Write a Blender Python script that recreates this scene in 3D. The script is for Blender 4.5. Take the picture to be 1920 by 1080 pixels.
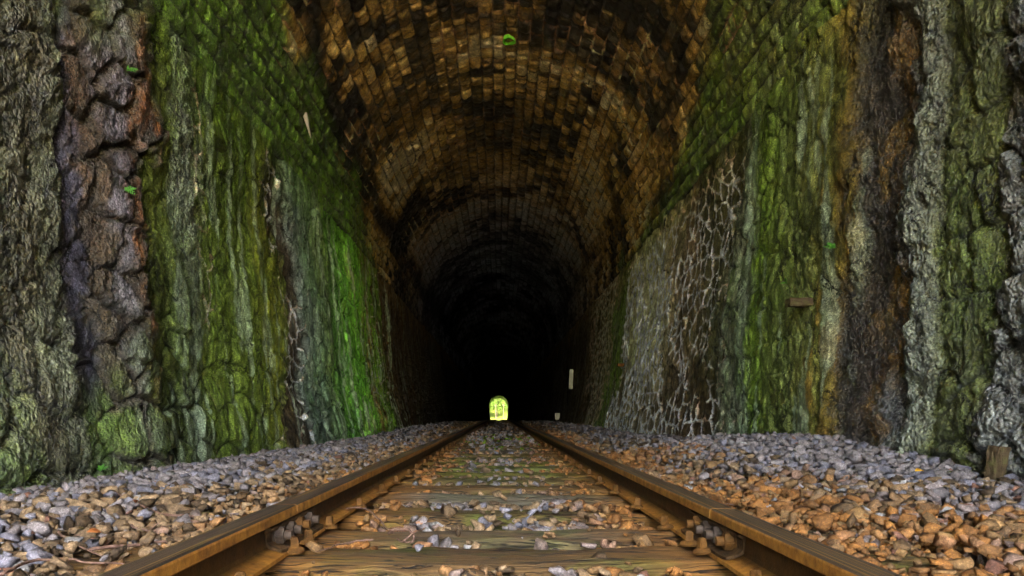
import bpy, bmesh, math, random
import numpy as np
from mathutils import Vector, Matrix

# ------------------------------------------------------------------ clear
for o in list(bpy.data.objects):
    bpy.data.objects.remove(o, do_unlink=True)
random.seed(7)
rng = np.random.default_rng(7)
SC = bpy.context.scene
COL = SC.collection

# ------------------------------------------------------------------ camera
CAMZ = 0.223            # lens height above the rail heads
FPX = 1500.0            # focal length in pixels of the 1920 wide photograph
cam_d = bpy.data.cameras.new('camera')
cam = bpy.data.objects.new('camera', cam_d)
COL.objects.link(cam)
cam.location = (0.0, 0.0, CAMZ)
cam.rotation_euler = (math.radians(90), 0, 0)
cam_d.sensor_width = 36.0
cam_d.lens = 36.0 * FPX / 1920.0
cam_d.shift_x = 25.0 / 1920.0
cam_d.shift_y = 237.0 / 1920.0
cam_d.clip_start = 0.05
cam_d.clip_end = 3000.0
SC.camera = cam

# ------------------------------------------------------------------ light
MOUTH = -4.2            # y of the tunnel mouth behind the camera
EXIT = 183.0
SUN_EL, SUN_AZ = 58.0, 12.0      # degrees; the sun stands behind the camera
world = bpy.data.worlds.new('World')
SC.world = world
world.use_nodes = True
wn = world.node_tree
bg = wn.nodes['Background']
sky = wn.nodes.new('ShaderNodeTexSky')
sky.sky_type = 'NISHITA'
sky.sun_disc = False
sky.sun_elevation = math.radians(SUN_EL)
sky.sun_rotation = math.radians(180.0 - SUN_AZ)
sky.air_density = 1.0
sky.dust_density = 3.0
sky.ozone_density = 0.6
wn.links.new(sky.outputs[0], bg.inputs[0])
bg.inputs[1].default_value = 0.15
sun_d = bpy.data.lights.new('sun', 'SUN')
sun_d.energy = 5.0
sun_d.angle = math.radians(0.6)
sun_d.color = (1.0, 0.93, 0.82)
sun = bpy.data.objects.new('sun', sun_d)
COL.objects.link(sun)
el, az = math.radians(SUN_EL), math.radians(SUN_AZ)
sdir = Vector((-math.sin(az) * math.cos(el), math.cos(az) * math.cos(el), -math.sin(el)))
sun.rotation_euler = sdir.to_track_quat('-Z', 'Y').to_euler()
sun.location = (0, -20, 12)
SC.view_settings.view_transform = 'Standard'
SC.view_settings.look = 'None'
SC.view_settings.gamma = 1.0
SC.view_settings.use_curve_mapping = False
SC.view_settings.exposure = 5.0
SC.render.engine = 'CYCLES'
SC.cycles.max_bounces = 5
SC.cycles.diffuse_bounces = 4
SC.cycles.adaptive_threshold = 0.02
SC.cycles.glossy_bounces = 2
SC.cycles.caustics_reflective = False
SC.cycles.caustics_refractive = False
SC.cycles.use_denoising = True

# ------------------------------------------------------------------ noise
def _hash(ix, iy, k):
    h = (ix.astype(np.int64) * 374761393 + iy.astype(np.int64) * 668265263 + k * 1442695041) & 0xffffffff
    h = ((h ^ (h >> 13)) * 1274126177) & 0xffffffff
    h = ((h ^ (h >> 16)) * 2246822519) & 0xffffffff
    return ((h ^ (h >> 15)) & 0xffffff) / float(0xffffff)

def vnoise(x, y, k=0):
    x = np.asarray(x, float); y = np.asarray(y, float)
    ix = np.floor(x); iy = np.floor(y)
    fx = x - ix; fy = y - iy
    fx = fx * fx * fx * (fx * (fx * 6 - 15) + 10)
    fy = fy * fy * fy * (fy * (fy * 6 - 15) + 10)
    a = _hash(ix, iy, k); b = _hash(ix + 1, iy, k)
    c = _hash(ix, iy + 1, k); d = _hash(ix + 1, iy + 1, k)
    return (a + (b - a) * fx) * (1 - fy) + (c + (d - c) * fx) * fy

def fbm(x, y, k=0, octv=4, gain=0.5):
    """fractal noise, roughly -1..1"""
    x = np.asarray(x, float); y = np.asarray(y, float)
    s = 0.0; a = 1.0; t = 0.0
    for i in range(octv):
        s = s + a * (vnoise(x + 13.7 * i, y - 7.3 * i, k + i) * 2 - 1); t += a
        x = x * 2.03; y = y * 2.03; a *= gain
    return s / t * 1.6

def sstep(a, b, x):
    t = np.clip((x - a) / (b - a), 0, 1)
    return t * t * (3 - 2 * t)

def voronoi(u, v, k=0, jit=0.85):
    """u, v in cell units: returns distance-to-edge proxy, id"""
    iu = np.floor(u); iv = np.floor(v)
    f1 = np.full(u.shape, 9.0); f2 = np.full(u.shape, 9.0)
    idx = np.zeros(u.shape, np.int64); 
    for du in (-1, 0, 1):
        for dv in (-1, 0, 1):
            cu = iu + du; cv = iv + dv
            off = 0.5 * (np.mod(cv, 2))
            pu = cu + 0.5 + off * 0.6 - 0.15 + (_hash(cu, cv, k) - 0.5) * jit
            pv = cv + 0.5 + (_hash(cu, cv, k + 9) - 0.5) * jit
            d = np.hypot(u - pu, v - pv)
            i = ((cu + 4000) * 20000 + (cv + 4000)).astype(np.int64)
            m = d < f1
            f2 = np.where(m, f1, np.minimum(f2, d))
            idx = np.where(m, i, idx)
            f1 = np.where(m, d, f1)
    return (f2 - f1) * 0.5, idx

def srgb(r, g, b):
    c = np.array([r, g, b], float) / 255.0
    return np.where(c <= 0.04045, c / 12.92, ((c + 0.055) / 1.055) ** 2.4)

def drop(y):
    """the track falls gently beyond 33 m"""
    y = np.asarray(y, float)
    t = np.clip((y - 28.0) / 12.0, 0, 1)
    return -0.0062 * (np.maximum(y - 34.0, 0) + 1.5 * t * (1 - t))

# ------------------------------------------------------------------ materials
def new_mat(name):
    m = bpy.data.materials.new(name); m.use_nodes = True
    nt = m.node_tree
    b = nt.nodes['Principled BSDF']
    return m, nt, b

def N(nt, typ, **kw):
    n = nt.nodes.new(typ)
    for k, v in kw.items():
        if k.startswith('i_'):
            key = k[2:]
            key = int(key) if key.isdigit() else key.replace('_', ' ')
            n.inputs[key].default_value = v
        else:
            setattr(n, k, v)
    return n

def L(nt, a, b):
    nt.links.new(a, b)

def coords(nt, scale=(1, 1, 1), which='Object'):
    tc = N(nt, 'ShaderNodeTexCoord')
    mp = N(nt, 'ShaderNodeMapping')
    mp.inputs['Scale'].default_value = scale
    L(nt, tc.outputs[which], mp.inputs['Vector'])
    return mp.outputs[0]

def world_pos(nt, scale=(1, 1, 1)):
    g = N(nt, 'ShaderNodeNewGeometry')
    mp = N(nt, 'ShaderNodeMapping')
    mp.inputs['Scale'].default_value = scale
    L(nt, g.outputs['Position'], mp.inputs['Vector'])
    return mp.outputs[0]

def ramp(nt, fac, stops):
    r = N(nt, 'ShaderNodeValToRGB')
    e = r.color_ramp.elements
    while len(e) > 1: e.remove(e[0])
    e[0].position = stops[0][0]; e[0].color = (*stops[0][1], 1)
    for p, c in stops[1:]:
        k = e.new(p); k.color = (*c, 1)
    L(nt, fac, r.inputs[0])
    return r.outputs[0]

def noise(nt, vec, scale, detail=6, rough=0.6, dist=0.0):
    n = N(nt, 'ShaderNodeTexNoise')
    n.inputs['Scale'].default_value = scale
    n.inputs['Detail'].default_value = detail
    n.inputs['Roughness'].default_value = rough
    n.inputs['Distortion'].default_value = dist
    L(nt, vec, n.inputs['Vector'])
    return n.outputs['Fac']

def mix(nt, fac, a, b, mode='MIX'):
    m = N(nt, 'ShaderNodeMix', data_type='RGBA', blend_type=mode)
    if isinstance(fac, (int, float)): m.inputs[0].default_value = fac
    else: L(nt, fac, m.inputs[0])
    for s, v in ((6, a), (7, b)):
        if isinstance(v, tuple): m.inputs[s].default_value = (*v, 1)
        else: L(nt, v, m.inputs[s])
    return m.outputs[2]

def math_n(nt, op, a, b=None, clamp=False):
    m = N(nt, 'ShaderNodeMath', operation=op, use_clamp=clamp)
    for s, v in ((0, a), (1, b)):
        if v is None: continue
        if isinstance(v, (int, float)): m.inputs[s].default_value = v
        else: L(nt, v, m.inputs[s])
    return m.outputs[0]

def gray(v): return (v, v, v)

def mat_masonry():
    m, nt, b = new_mat('masonry')
    at = N(nt, 'ShaderNodeAttribute', attribute_name='Col')
    kn = N(nt, 'ShaderNodeAttribute', attribute_name='Knob')      # knobbly lime crust
    p = world_pos(nt)
    ps = world_pos(nt, (1, 1, 0.25))
    n1 = noise(nt, p, 9, 4, 0.7, 0.4)
    n2 = noise(nt, ps, 28, 3, 0.65)
    n3 = noise(nt, p, 95, 3, 0.75)
    v1 = ramp(nt, n1, [(0.28, gray(0.45)), (0.5, gray(0.98)), (0.72, gray(1.6))])
    v2 = ramp(nt, n2, [(0.3, gray(0.6)), (0.55, gray(1.0)), (0.72, gray(1.5))])
    v3 = ramp(nt, n3, [(0.32, gray(0.28)), (0.45, gray(0.8)), (0.54, gray(1.1)), (0.64, gray(1.8)), (0.72, gray(3.2))])
    c = mix(nt, 1.0, at.outputs['Color'], v1, 'MULTIPLY')
    c = mix(nt, 1.0, c, v2, 'MULTIPLY')
    c = mix(nt, 1.0, c, v3, 'MULTIPLY')
    # hairline cracks
    cv = N(nt, 'ShaderNodeTexVoronoi', feature='DISTANCE_TO_EDGE'); cv.inputs['Scale'].default_value = 4.2
    wob = mix(nt, 0.10, world_pos(nt, (1, 1, 0.7)), N(nt, 'ShaderNodeTexNoise', i_Scale=5.0, i_Detail=3.0).outputs['Color'])
    L(nt, wob, cv.inputs['Vector'])
    ck = ramp(nt, cv.outputs['Distance'], [(0.006, gray(0.0)), (0.028, gray(1.0))])
    cm = ramp(nt, noise(nt, p, 2.3, 2, 0.6), [(0.46, gray(0.0)), (0.56, gray(0.9))])
    ckm = math_n(nt, 'MULTIPLY', math_n(nt, 'SUBTRACT', 1.0, ck), cm)
    c = mix(nt, ckm, c, (0.004, 0.003, 0.002))
    # lime bloom specks
    n4 = noise(nt, p, 75, 2, 0.75)
    bl = ramp(nt, n4, [(0.60, gray(0)), (0.70, gray(1))])
    blk = math_n(nt, 'MULTIPLY', bl, math_n(nt, 'MULTIPLY', kn.outputs['Fac'], 0.85))
    c = mix(nt, blk, c, (0.26, 0.27, 0.22))
    L(nt, c, b.inputs['Base Color'])
    rr = ramp(nt, noise(nt, ps, 6, 2), [(0.35, gray(0.30)), (0.6, gray(0.75))])
    L(nt, rr, b.inputs['Roughness'])
    L(nt, math_n(nt, 'MULTIPLY', kn.outputs['Fac'], 0.9), b.inputs['Specular IOR Level'])
    vo = N(nt, 'ShaderNodeTexVoronoi', feature='F1'); vo.inputs['Scale'].default_value = 60
    L(nt, world_pos(nt, (1, 1, 0.8)), vo.inputs['Vector'])
    knob = math_n(nt, 'SUBTRACT', 1.0, vo.outputs['Distance'])
    knob = math_n(nt, 'MULTIPLY', knob, kn.outputs['Fac'])
    nb = noise(nt, p, 55, 4, 0.75)
    h = math_n(nt, 'MULTIPLY_ADD', knob, 1.1); 
    nt.nodes[h.node.name].inputs[2].default_value = 0.0
    hh = math_n(nt, 'SUBTRACT', math_n(nt, 'ADD', h, nb), math_n(nt, 'MULTIPLY', ckm, 0.8))
    bp = N(nt, 'ShaderNodeBump'); bp.inputs['Strength'].default_value = 1.0
    bp.inputs['Distance'].default_value = 0.02
    L(nt, hh, bp.inputs['Height'])
    L(nt, bp.outputs[0], b.inputs['Normal'])
    return m

def mat_stone():
    """broken granite ballast, colour comes from the Col attribute"""
    m, nt, b = new_mat('ballast_stone')
    at = N(nt, 'ShaderNodeAttribute', attribute_name='Col')
    p = world_pos(nt)
    n1 = noise(nt, p, 45, 3, 0.65, 0.3)
    n2 = noise(nt, p, 200, 2, 0.7)
    v1 = ramp(nt, n1, [(0.3, gray(0.55)), (0.5, gray(1.0)), (0.7, gray(1.35))])
    v2 = ramp(nt, n2, [(0.3, gray(0.6)), (0.55, gray(1.0)), (0.7, gray(1.7))])
    c = mix(nt, 1.0, at.outputs['Color'], v1, 'MULTIPLY')
    c = mix(nt, 1.0, c, v2, 'MULTIPLY')
    L(nt, c, b.inputs['Base Color'])
    b.inputs['Roughness'].default_value = 0.8
    b.inputs['Specular IOR Level'].default_value = 0.3
    bp = N(nt, 'ShaderNodeBump'); bp.inputs['Strength'].default_value = 0.8
    bp.inputs['Distance'].default_value = 0.006
    L(nt, noise(nt, p, 90, 4, 0.7), bp.inputs['Height'])
    L(nt, bp.outputs[0], b.inputs['Normal'])
    return m

def mat_wood():
    m, nt, b = new_mat('old_wood')
    g = N(nt, 'ShaderNodeNewGeometry')
    oi = N(nt, 'ShaderNodeObjectInfo')
    grain = noise(nt, world_pos(nt, (2.2, 46, 30)), 3.0, 9, 0.72, 0.5)
    crack = noise(nt, world_pos(nt, (0.8, 17, 10)), 3.2, 3, 0.55, 0.5)
    big = noise(nt, world_pos(nt, (1.4, 3, 2)), 2.2, 5, 0.6, 0.4)
    base = ramp(nt, grain, [(0.3, (0.018, 0.010, 0.003)), (0.5, (0.085, 0.046, 0.013)), (0.68, (0.19, 0.105, 0.035))])
    moss = ramp(nt, grain, [(0.3, (0.02, 0.024, 0.003)), (0.7, (0.12, 0.13, 0.016))])
    rust = ramp(nt, grain, [(0.3, (0.07, 0.028, 0.004)), (0.7, (0.26, 0.115, 0.018))])
    mk = ramp(nt, big, [(0.48, gray(0)), (0.64, gray(0.85))])
    c = mix(nt, mk, base, moss)
    # rust washed down beside the rails
    sx = N(nt, 'ShaderNodeSeparateXYZ'); L(nt, g.outputs['Position'], sx.inputs[0])
    ax = math_n(nt, 'ABSOLUTE', sx.outputs[0])
    ax2 = math_n(nt, 'MULTIPLY_ADD', noise(nt, world_pos(nt, (3, 10, 3)), 3, 4), 0.28)
    ax2.node.inputs[2].default_value = -0.14
    axn = math_n(nt, 'ADD', ax, ax2)
    rk = ramp(nt, axn, [(0.24, gray(0)), (0.46, gray(0.9)), (0.62, gray(0.9)), (0.8, gray(0.15))])
    c = mix(nt, rk, c, rust)
    grey = ramp(nt, grain, [(0.3, (0.03, 0.026, 0.02)), (0.7, (0.22, 0.19, 0.15))])
    ky = ramp(nt, oi.outputs['Random'], [(0.55, gray(0)), (0.75, gray(0.7))])
    c = mix(nt, math_n(nt, 'MULTIPLY', ky, math_n(nt, 'SUBTRACT', 1.0, rk)), c, grey)
    gy = ramp(nt, math_n(nt, 'MULTIPLY', sx.outputs[1], 0.1), [(0.36, gray(0)), (0.47, gray(0.75)), (0.56, gray(0.8)), (0.66, gray(0.1))])
    gm = math_n(nt, 'MULTIPLY', gy, math_n(nt, 'SUBTRACT', 1.0, math_n(nt, 'MULTIPLY', rk, 0.8)))
    c = mix(nt, gm, c, ramp(nt, grain, [(0.3, (0.03, 0.034, 0.003)), (0.7, (0.17, 0.19, 0.012))]))
    ck = ramp(nt, crack, [(0.34, gray(0.5)), (0.38, gray(1)), (0.475, gray(1)), (0.49, gray(0.10)), (0.505, gray(0.10)), (0.525, gray(1))])
    c = mix(nt, 1.0, c, ck, 'MULTIPLY')
    L(nt, c, b.inputs['Base Color'])
    b.inputs['Roughness'].default_value = 0.75
    b.inputs['Specular IOR Level'].default_value = 0.3
    bp = N(nt, 'ShaderNodeBump'); bp.inputs['Strength'].default_value = 0.9
    bp.inputs['Distance'].default_value = 0.008
    hsum = math_n(nt, 'ADD', grain, math_n(nt, 'MULTIPLY', ck, 0.7))
    L(nt, hsum, bp.inputs['Height'])
    L(nt, bp.outputs[0], b.inputs['Normal'])
    return m

def mat_rail():
    m, nt, b = new_mat('rusty_rail')
    g = N(nt, 'ShaderNodeNewGeometry')
    st = noise(nt, world_pos(nt, (44, 0.12, 4)), 2.0, 2, 0.5)
    bl = noise(nt, world_pos(nt), 24, 6, 0.7)
    side = ramp(nt, bl, [(0.3, (0.09, 0.032, 0.005)), (0.5, (0.25, 0.105, 0.015)), (0.7, (0.42, 0.20, 0.03))])
    top = ramp(nt, st, [(0.38, (0.05, 0.032, 0.020)), (0.45, (0.012, 0.009, 0.007)), (0.50, (0.020, 0.014, 0.010)), (0.52, (0.17, 0.095, 0.022)), (0.57, (0.10, 0.058, 0.016)), (0.59, (0.014, 0.010, 0.007)), (0.66, (0.06, 0.036, 0.018))])
    sx = N(nt, 'ShaderNodeSeparateXYZ'); L(nt, g.outputs['Normal'], sx.inputs[0])
    sp = N(nt, 'ShaderNodeSeparateXYZ'); L(nt, g.outputs['Position'], sp.inputs[0])
    up = ramp(nt, sx.outputs[2], [(0.72, gray(0)), (0.93, gray(1))])
    hz = ramp(nt, math_n(nt, 'ADD', sp.outputs[2], 0.5), [(0.455, gray(0)), (0.465, gray(1))])
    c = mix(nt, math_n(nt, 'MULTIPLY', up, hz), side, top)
    # shade under the head, painted into the web colour down to the foot
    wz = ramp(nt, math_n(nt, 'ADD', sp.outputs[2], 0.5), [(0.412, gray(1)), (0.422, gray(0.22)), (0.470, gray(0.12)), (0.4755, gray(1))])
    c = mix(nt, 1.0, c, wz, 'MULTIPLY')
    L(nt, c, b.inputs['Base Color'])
    rr = ramp(nt, up, [(0, gray(0.65)), (1, gray(0.58))])
    L(nt, rr, b.inputs['Roughness'])
    b.inputs['Specular IOR Level'].default_value = 0.3
    bp = N(nt, 'ShaderNodeBump'); bp.inputs['Strength'].default_value = 0.5
    bp.inputs['Distance'].default_value = 0.004
    L(nt, math_n(nt, 'ADD', noise(nt, world_pos(nt), 120, 7, 0.7), st), bp.inputs['Height'])
    L(nt, bp.outputs[0], b.inputs['Normal'])
    return m

def mat_simple(name, stops, scale=20, rough=0.7, bump=0.004, bscale=60, metal=0.0):
    m, nt, b = new_mat(name)
    n = noise(nt, world_pos(nt), scale, 6, 0.65, 0.2)
    L(nt, ramp(nt, n, stops), b.inputs['Base Color'])
    b.inputs['Roughness'].default_value = rough
    b.inputs['Metallic'].default_value = metal
    b.inputs['Specular IOR Level'].default_value = 0.2
    bp = N(nt, 'ShaderNodeBump'); bp.inputs['Strength'].default_value = 0.7
    bp.inputs['Distance'].default_value = bump
    L(nt, noise(nt, world_pos(nt), bscale, 6, 0.7), bp.inputs['Height'])
    L(nt, bp.outputs[0], b.inputs['Normal'])
    return m

M = {}
M['masonry'] = mat_masonry()
M['stone'] = mat_stone()
M['wood'] = mat_wood()
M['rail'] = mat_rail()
M['rock'] = mat_simple('rock', [(0.3, (0.02, 0.017, 0.012)), (0.7, (0.08, 0.07, 0.05))], 3, 0.9, 0.05, 8)
M['dirt'] = mat_simple('dirty_fines', [(0.3, (0.035, 0.018, 0.006)), (0.5, (0.12, 0.062, 0.02)), (0.7, (0.19, 0.11, 0.045))], 22, 0.95, 0.02, 70)
M['rust'] = mat_simple('orange_rust', [(0.3, (0.03, 0.013, 0.002)), (0.5, (0.085, 0.036, 0.006)), (0.7, (0.14, 0.062, 0.010))], 60, 0.8, 0.003, 150)
M['bolt'] = mat_simple('grey_bolt', [(0.3, (0.018, 0.011, 0.007)), (0.55, (0.050, 0.034, 0.022)), (0.75, (0.09, 0.060, 0.042))], 70, 0.7, 0.002, 200, 0.0)
M['plate'] = mat_simple('oily_steel', [(0.35, (0.018, 0.009, 0.003)), (0.55, (0.060, 0.030, 0.009)), (0.75, (0.12, 0.065, 0.020))], 35, 0.8, 0.005, 130, 0.0)
M['board'] = mat_simple('painted_board', [(0.3, (0.48, 0.44, 0.26)), (0.7, (0.72, 0.68, 0.46))], 9, 0.6, 0.001, 60)
M['twig'] = mat_simple('twig_bark', [(0.3, (0.06, 0.03, 0.02)), (0.7, (0.22, 0.13, 0.09))], 60, 0.85, 0.002, 200)
M['leaf_yellow'] = mat_simple('yellow_leaf', [(0.3, (0.55, 0.24, 0.01)), (0.7, (0.75, 0.42, 0.02))], 60, 0.6)
M['leaf_brown'] = mat_simple('brown_leaf', [(0.3, (0.16, 0.045, 0.01)), (0.7, (0.34, 0.12, 0.03))], 40, 0.6)
M['fern'] = mat_simple('fern_green', [(0.3, (0.04, 0.15, 0.015)), (0.7, (0.09, 0.26, 0.03))], 40, 0.6)
M['paint'] = mat_simple('green_paint', [(0.3, (0.12, 0.5, 0.02)), (0.7, (0.25, 0.75, 0.04))], 30, 0.7)
M['drip'] = mat_simple('lime_drip', [(0.3, (0.35, 0.30, 0.22)), (0.7, (0.6, 0.55, 0.42))], 30, 0.5)
M['grass'] = mat_simple('meadow_grass', [(0.3, (0.030, 0.040, 0.006)), (0.7, (0.050, 0.060, 0.010))], 1.2, 0.9, 0.03, 20)
M['leaves'] = mat_simple('tree_leaves', [(0.3, (0.022, 0.045, 0.006)), (0.7, (0.06, 0.085, 0.014))], 1.5, 0.8)
M['bark'] = mat_simple('tree_bark', [(0.3, (0.03, 0.02, 0.012)), (0.7, (0.10, 0.07, 0.045))], 8, 0.9)
M['ledge'] = mat_simple('mossy_brown_stone', [(0.3, (0.03, 0.018, 0.008)), (0.5, (0.07, 0.045, 0.02)), (0.7, (0.08, 0.08, 0.018))], 25, 0.85, 0.01, 70)
M['bounce_ground'] = mat_simple('pale_bounce', [(0.3, (0.52, 0.48, 0.39)), (0.7, (0.64, 0.60, 0.50))], 3, 0.95, 0.01, 40)
for k in ('grass', 'leaves'):
    M[k].node_tree.nodes['Principled BSDF'].inputs['Specular IOR Level'].default_value = 0.0
M['white'] = mat_simple('white_paint', [(0.3, gray(0.7)), (0.7, gray(0.82))], 8, 0.6)

# ------------------------------------------------------------------ object helpers
def mesh_from(name, verts, faces, mat, col=None, knob=None, smooth=False, normals=None):
    me = bpy.data.meshes.new(name)
    verts = np.asarray(verts, np.float32)
    faces = np.asarray(faces, np.int32)
    k = faces.shape[1]
    me.vertices.add(len(verts)); me.vertices.foreach_set('co', verts.ravel())
    me.loops.add(faces.size); me.loops.foreach_set('vertex_index', faces.ravel())
    me.polygons.add(len(faces))
    me.polygons.foreach_set('loop_start', np.arange(0, faces.size, k, dtype=np.int32))
    if smooth: me.polygons.foreach_set('use_smooth', np.ones(len(faces), bool))
    me.update(calc_edges=True)
    if col is not None:
        a = me.attributes.new('Col', 'FLOAT_COLOR', 'POINT')
        c4 = np.ones((len(verts), 4), np.float32); c4[:, :3] = col
        a.data.foreach_set('color', c4.ravel())
    if knob is not None:
        a = me.attributes.new('Knob', 'FLOAT', 'POINT')
        a.data.foreach_set('value', np.asarray(knob, np.float32))
    if normals is not None:
        me.normals_split_custom_set_from_vertices(normals)
    me.materials.append(mat)
    return me

def link(name, me, parent=None, loc=None):
    o = bpy.data.objects.new(name, me); COL.objects.link(o)
    if loc is not None: o.location = loc
    if parent is not None: o.parent = parent
    return o

def bm_obj(name, bm, mat, parent=None, loc=None, smooth=False):
    me = bpy.data.meshes.new(name)
    bm.normal_update(); bm.to_mesh(me); bm.free()
    if smooth:
        for p in me.polygons: p.use_smooth = True
    me.materials.append(mat)
    return link(name, me, parent, loc)

def tag(o, label, cat, group=None):
    o['label'] = label; o['category'] = cat
    if group: o['group'] = group
    return o

def empty(name, loc=(0, 0, 0)):
    o = bpy.data.objects.new(name, None); COL.objects.link(o); o.location = loc
    o.empty_display_size = 0.1
    return o

# ------------------------------------------------------------------ tunnel shape
HS = 3.24        # springing height above the rails
TB = 2.78        # rubble wall below, coursed stone above
VA = 2 * (HS - TB) + math.pi * 2.20   # girth of the coursed lining
R = 2.20         # radius of the vault
def wall_x(z, y=4.0):
    """half width: upright near the mouth, a horseshoe drawn in at its foot further on"""
    t = np.clip((HS - z) / (HS + 0.2), 0, 1)
    k = 0.10 + 0.26 * sstep(4.5, 12.0, np.asarray(y, float))
    return R - k * t ** 1.5

def grid_axis(pieces):
    out = [pieces[0][0]]
    for a, b, da, db in pieces:
        y = a
        while y < b - 1e-6:
            t = (y - a) / (b - a)
            y = min(b, y + da + (db - da) * t)
            out.append(y)
    return np.array(out)

# colour bands of the side walls: picture column -> colour seen there
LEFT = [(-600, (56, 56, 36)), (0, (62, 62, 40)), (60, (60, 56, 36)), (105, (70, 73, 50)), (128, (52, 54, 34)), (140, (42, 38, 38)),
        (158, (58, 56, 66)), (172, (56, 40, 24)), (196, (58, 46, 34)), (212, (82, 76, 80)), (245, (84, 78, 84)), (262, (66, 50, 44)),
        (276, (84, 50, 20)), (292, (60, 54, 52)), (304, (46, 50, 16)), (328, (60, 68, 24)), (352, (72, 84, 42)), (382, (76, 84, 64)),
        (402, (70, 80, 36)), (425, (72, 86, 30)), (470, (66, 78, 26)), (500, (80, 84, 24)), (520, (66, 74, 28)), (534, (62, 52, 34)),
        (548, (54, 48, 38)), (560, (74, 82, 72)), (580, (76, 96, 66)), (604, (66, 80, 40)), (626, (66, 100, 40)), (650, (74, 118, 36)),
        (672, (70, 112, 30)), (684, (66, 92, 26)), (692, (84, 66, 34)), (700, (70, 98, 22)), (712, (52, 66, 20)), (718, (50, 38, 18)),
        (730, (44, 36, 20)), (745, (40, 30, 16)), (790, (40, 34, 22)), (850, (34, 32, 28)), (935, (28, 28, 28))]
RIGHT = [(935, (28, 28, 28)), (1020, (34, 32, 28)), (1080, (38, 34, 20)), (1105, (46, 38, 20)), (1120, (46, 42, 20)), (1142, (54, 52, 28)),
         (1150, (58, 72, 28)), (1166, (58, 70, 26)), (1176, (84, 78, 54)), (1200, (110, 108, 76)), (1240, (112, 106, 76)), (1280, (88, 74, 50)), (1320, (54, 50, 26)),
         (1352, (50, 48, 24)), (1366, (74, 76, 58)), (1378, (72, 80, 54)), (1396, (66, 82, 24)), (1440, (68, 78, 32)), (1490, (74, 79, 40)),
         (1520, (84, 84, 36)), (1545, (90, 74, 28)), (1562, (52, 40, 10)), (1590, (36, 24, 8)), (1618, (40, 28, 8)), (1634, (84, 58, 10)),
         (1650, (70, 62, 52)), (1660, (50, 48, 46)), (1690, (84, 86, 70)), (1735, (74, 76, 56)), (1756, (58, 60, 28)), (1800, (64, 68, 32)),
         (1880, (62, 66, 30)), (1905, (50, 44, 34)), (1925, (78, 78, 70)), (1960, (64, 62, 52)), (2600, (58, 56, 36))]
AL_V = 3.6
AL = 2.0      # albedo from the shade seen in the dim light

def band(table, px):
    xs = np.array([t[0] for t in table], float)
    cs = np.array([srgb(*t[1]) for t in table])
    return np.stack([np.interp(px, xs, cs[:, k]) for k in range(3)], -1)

def zone(px, a, b, e=10.0):
    return sstep(a - e, a + e, px) * (1 - sstep(b - e, b + e, px))

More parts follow.
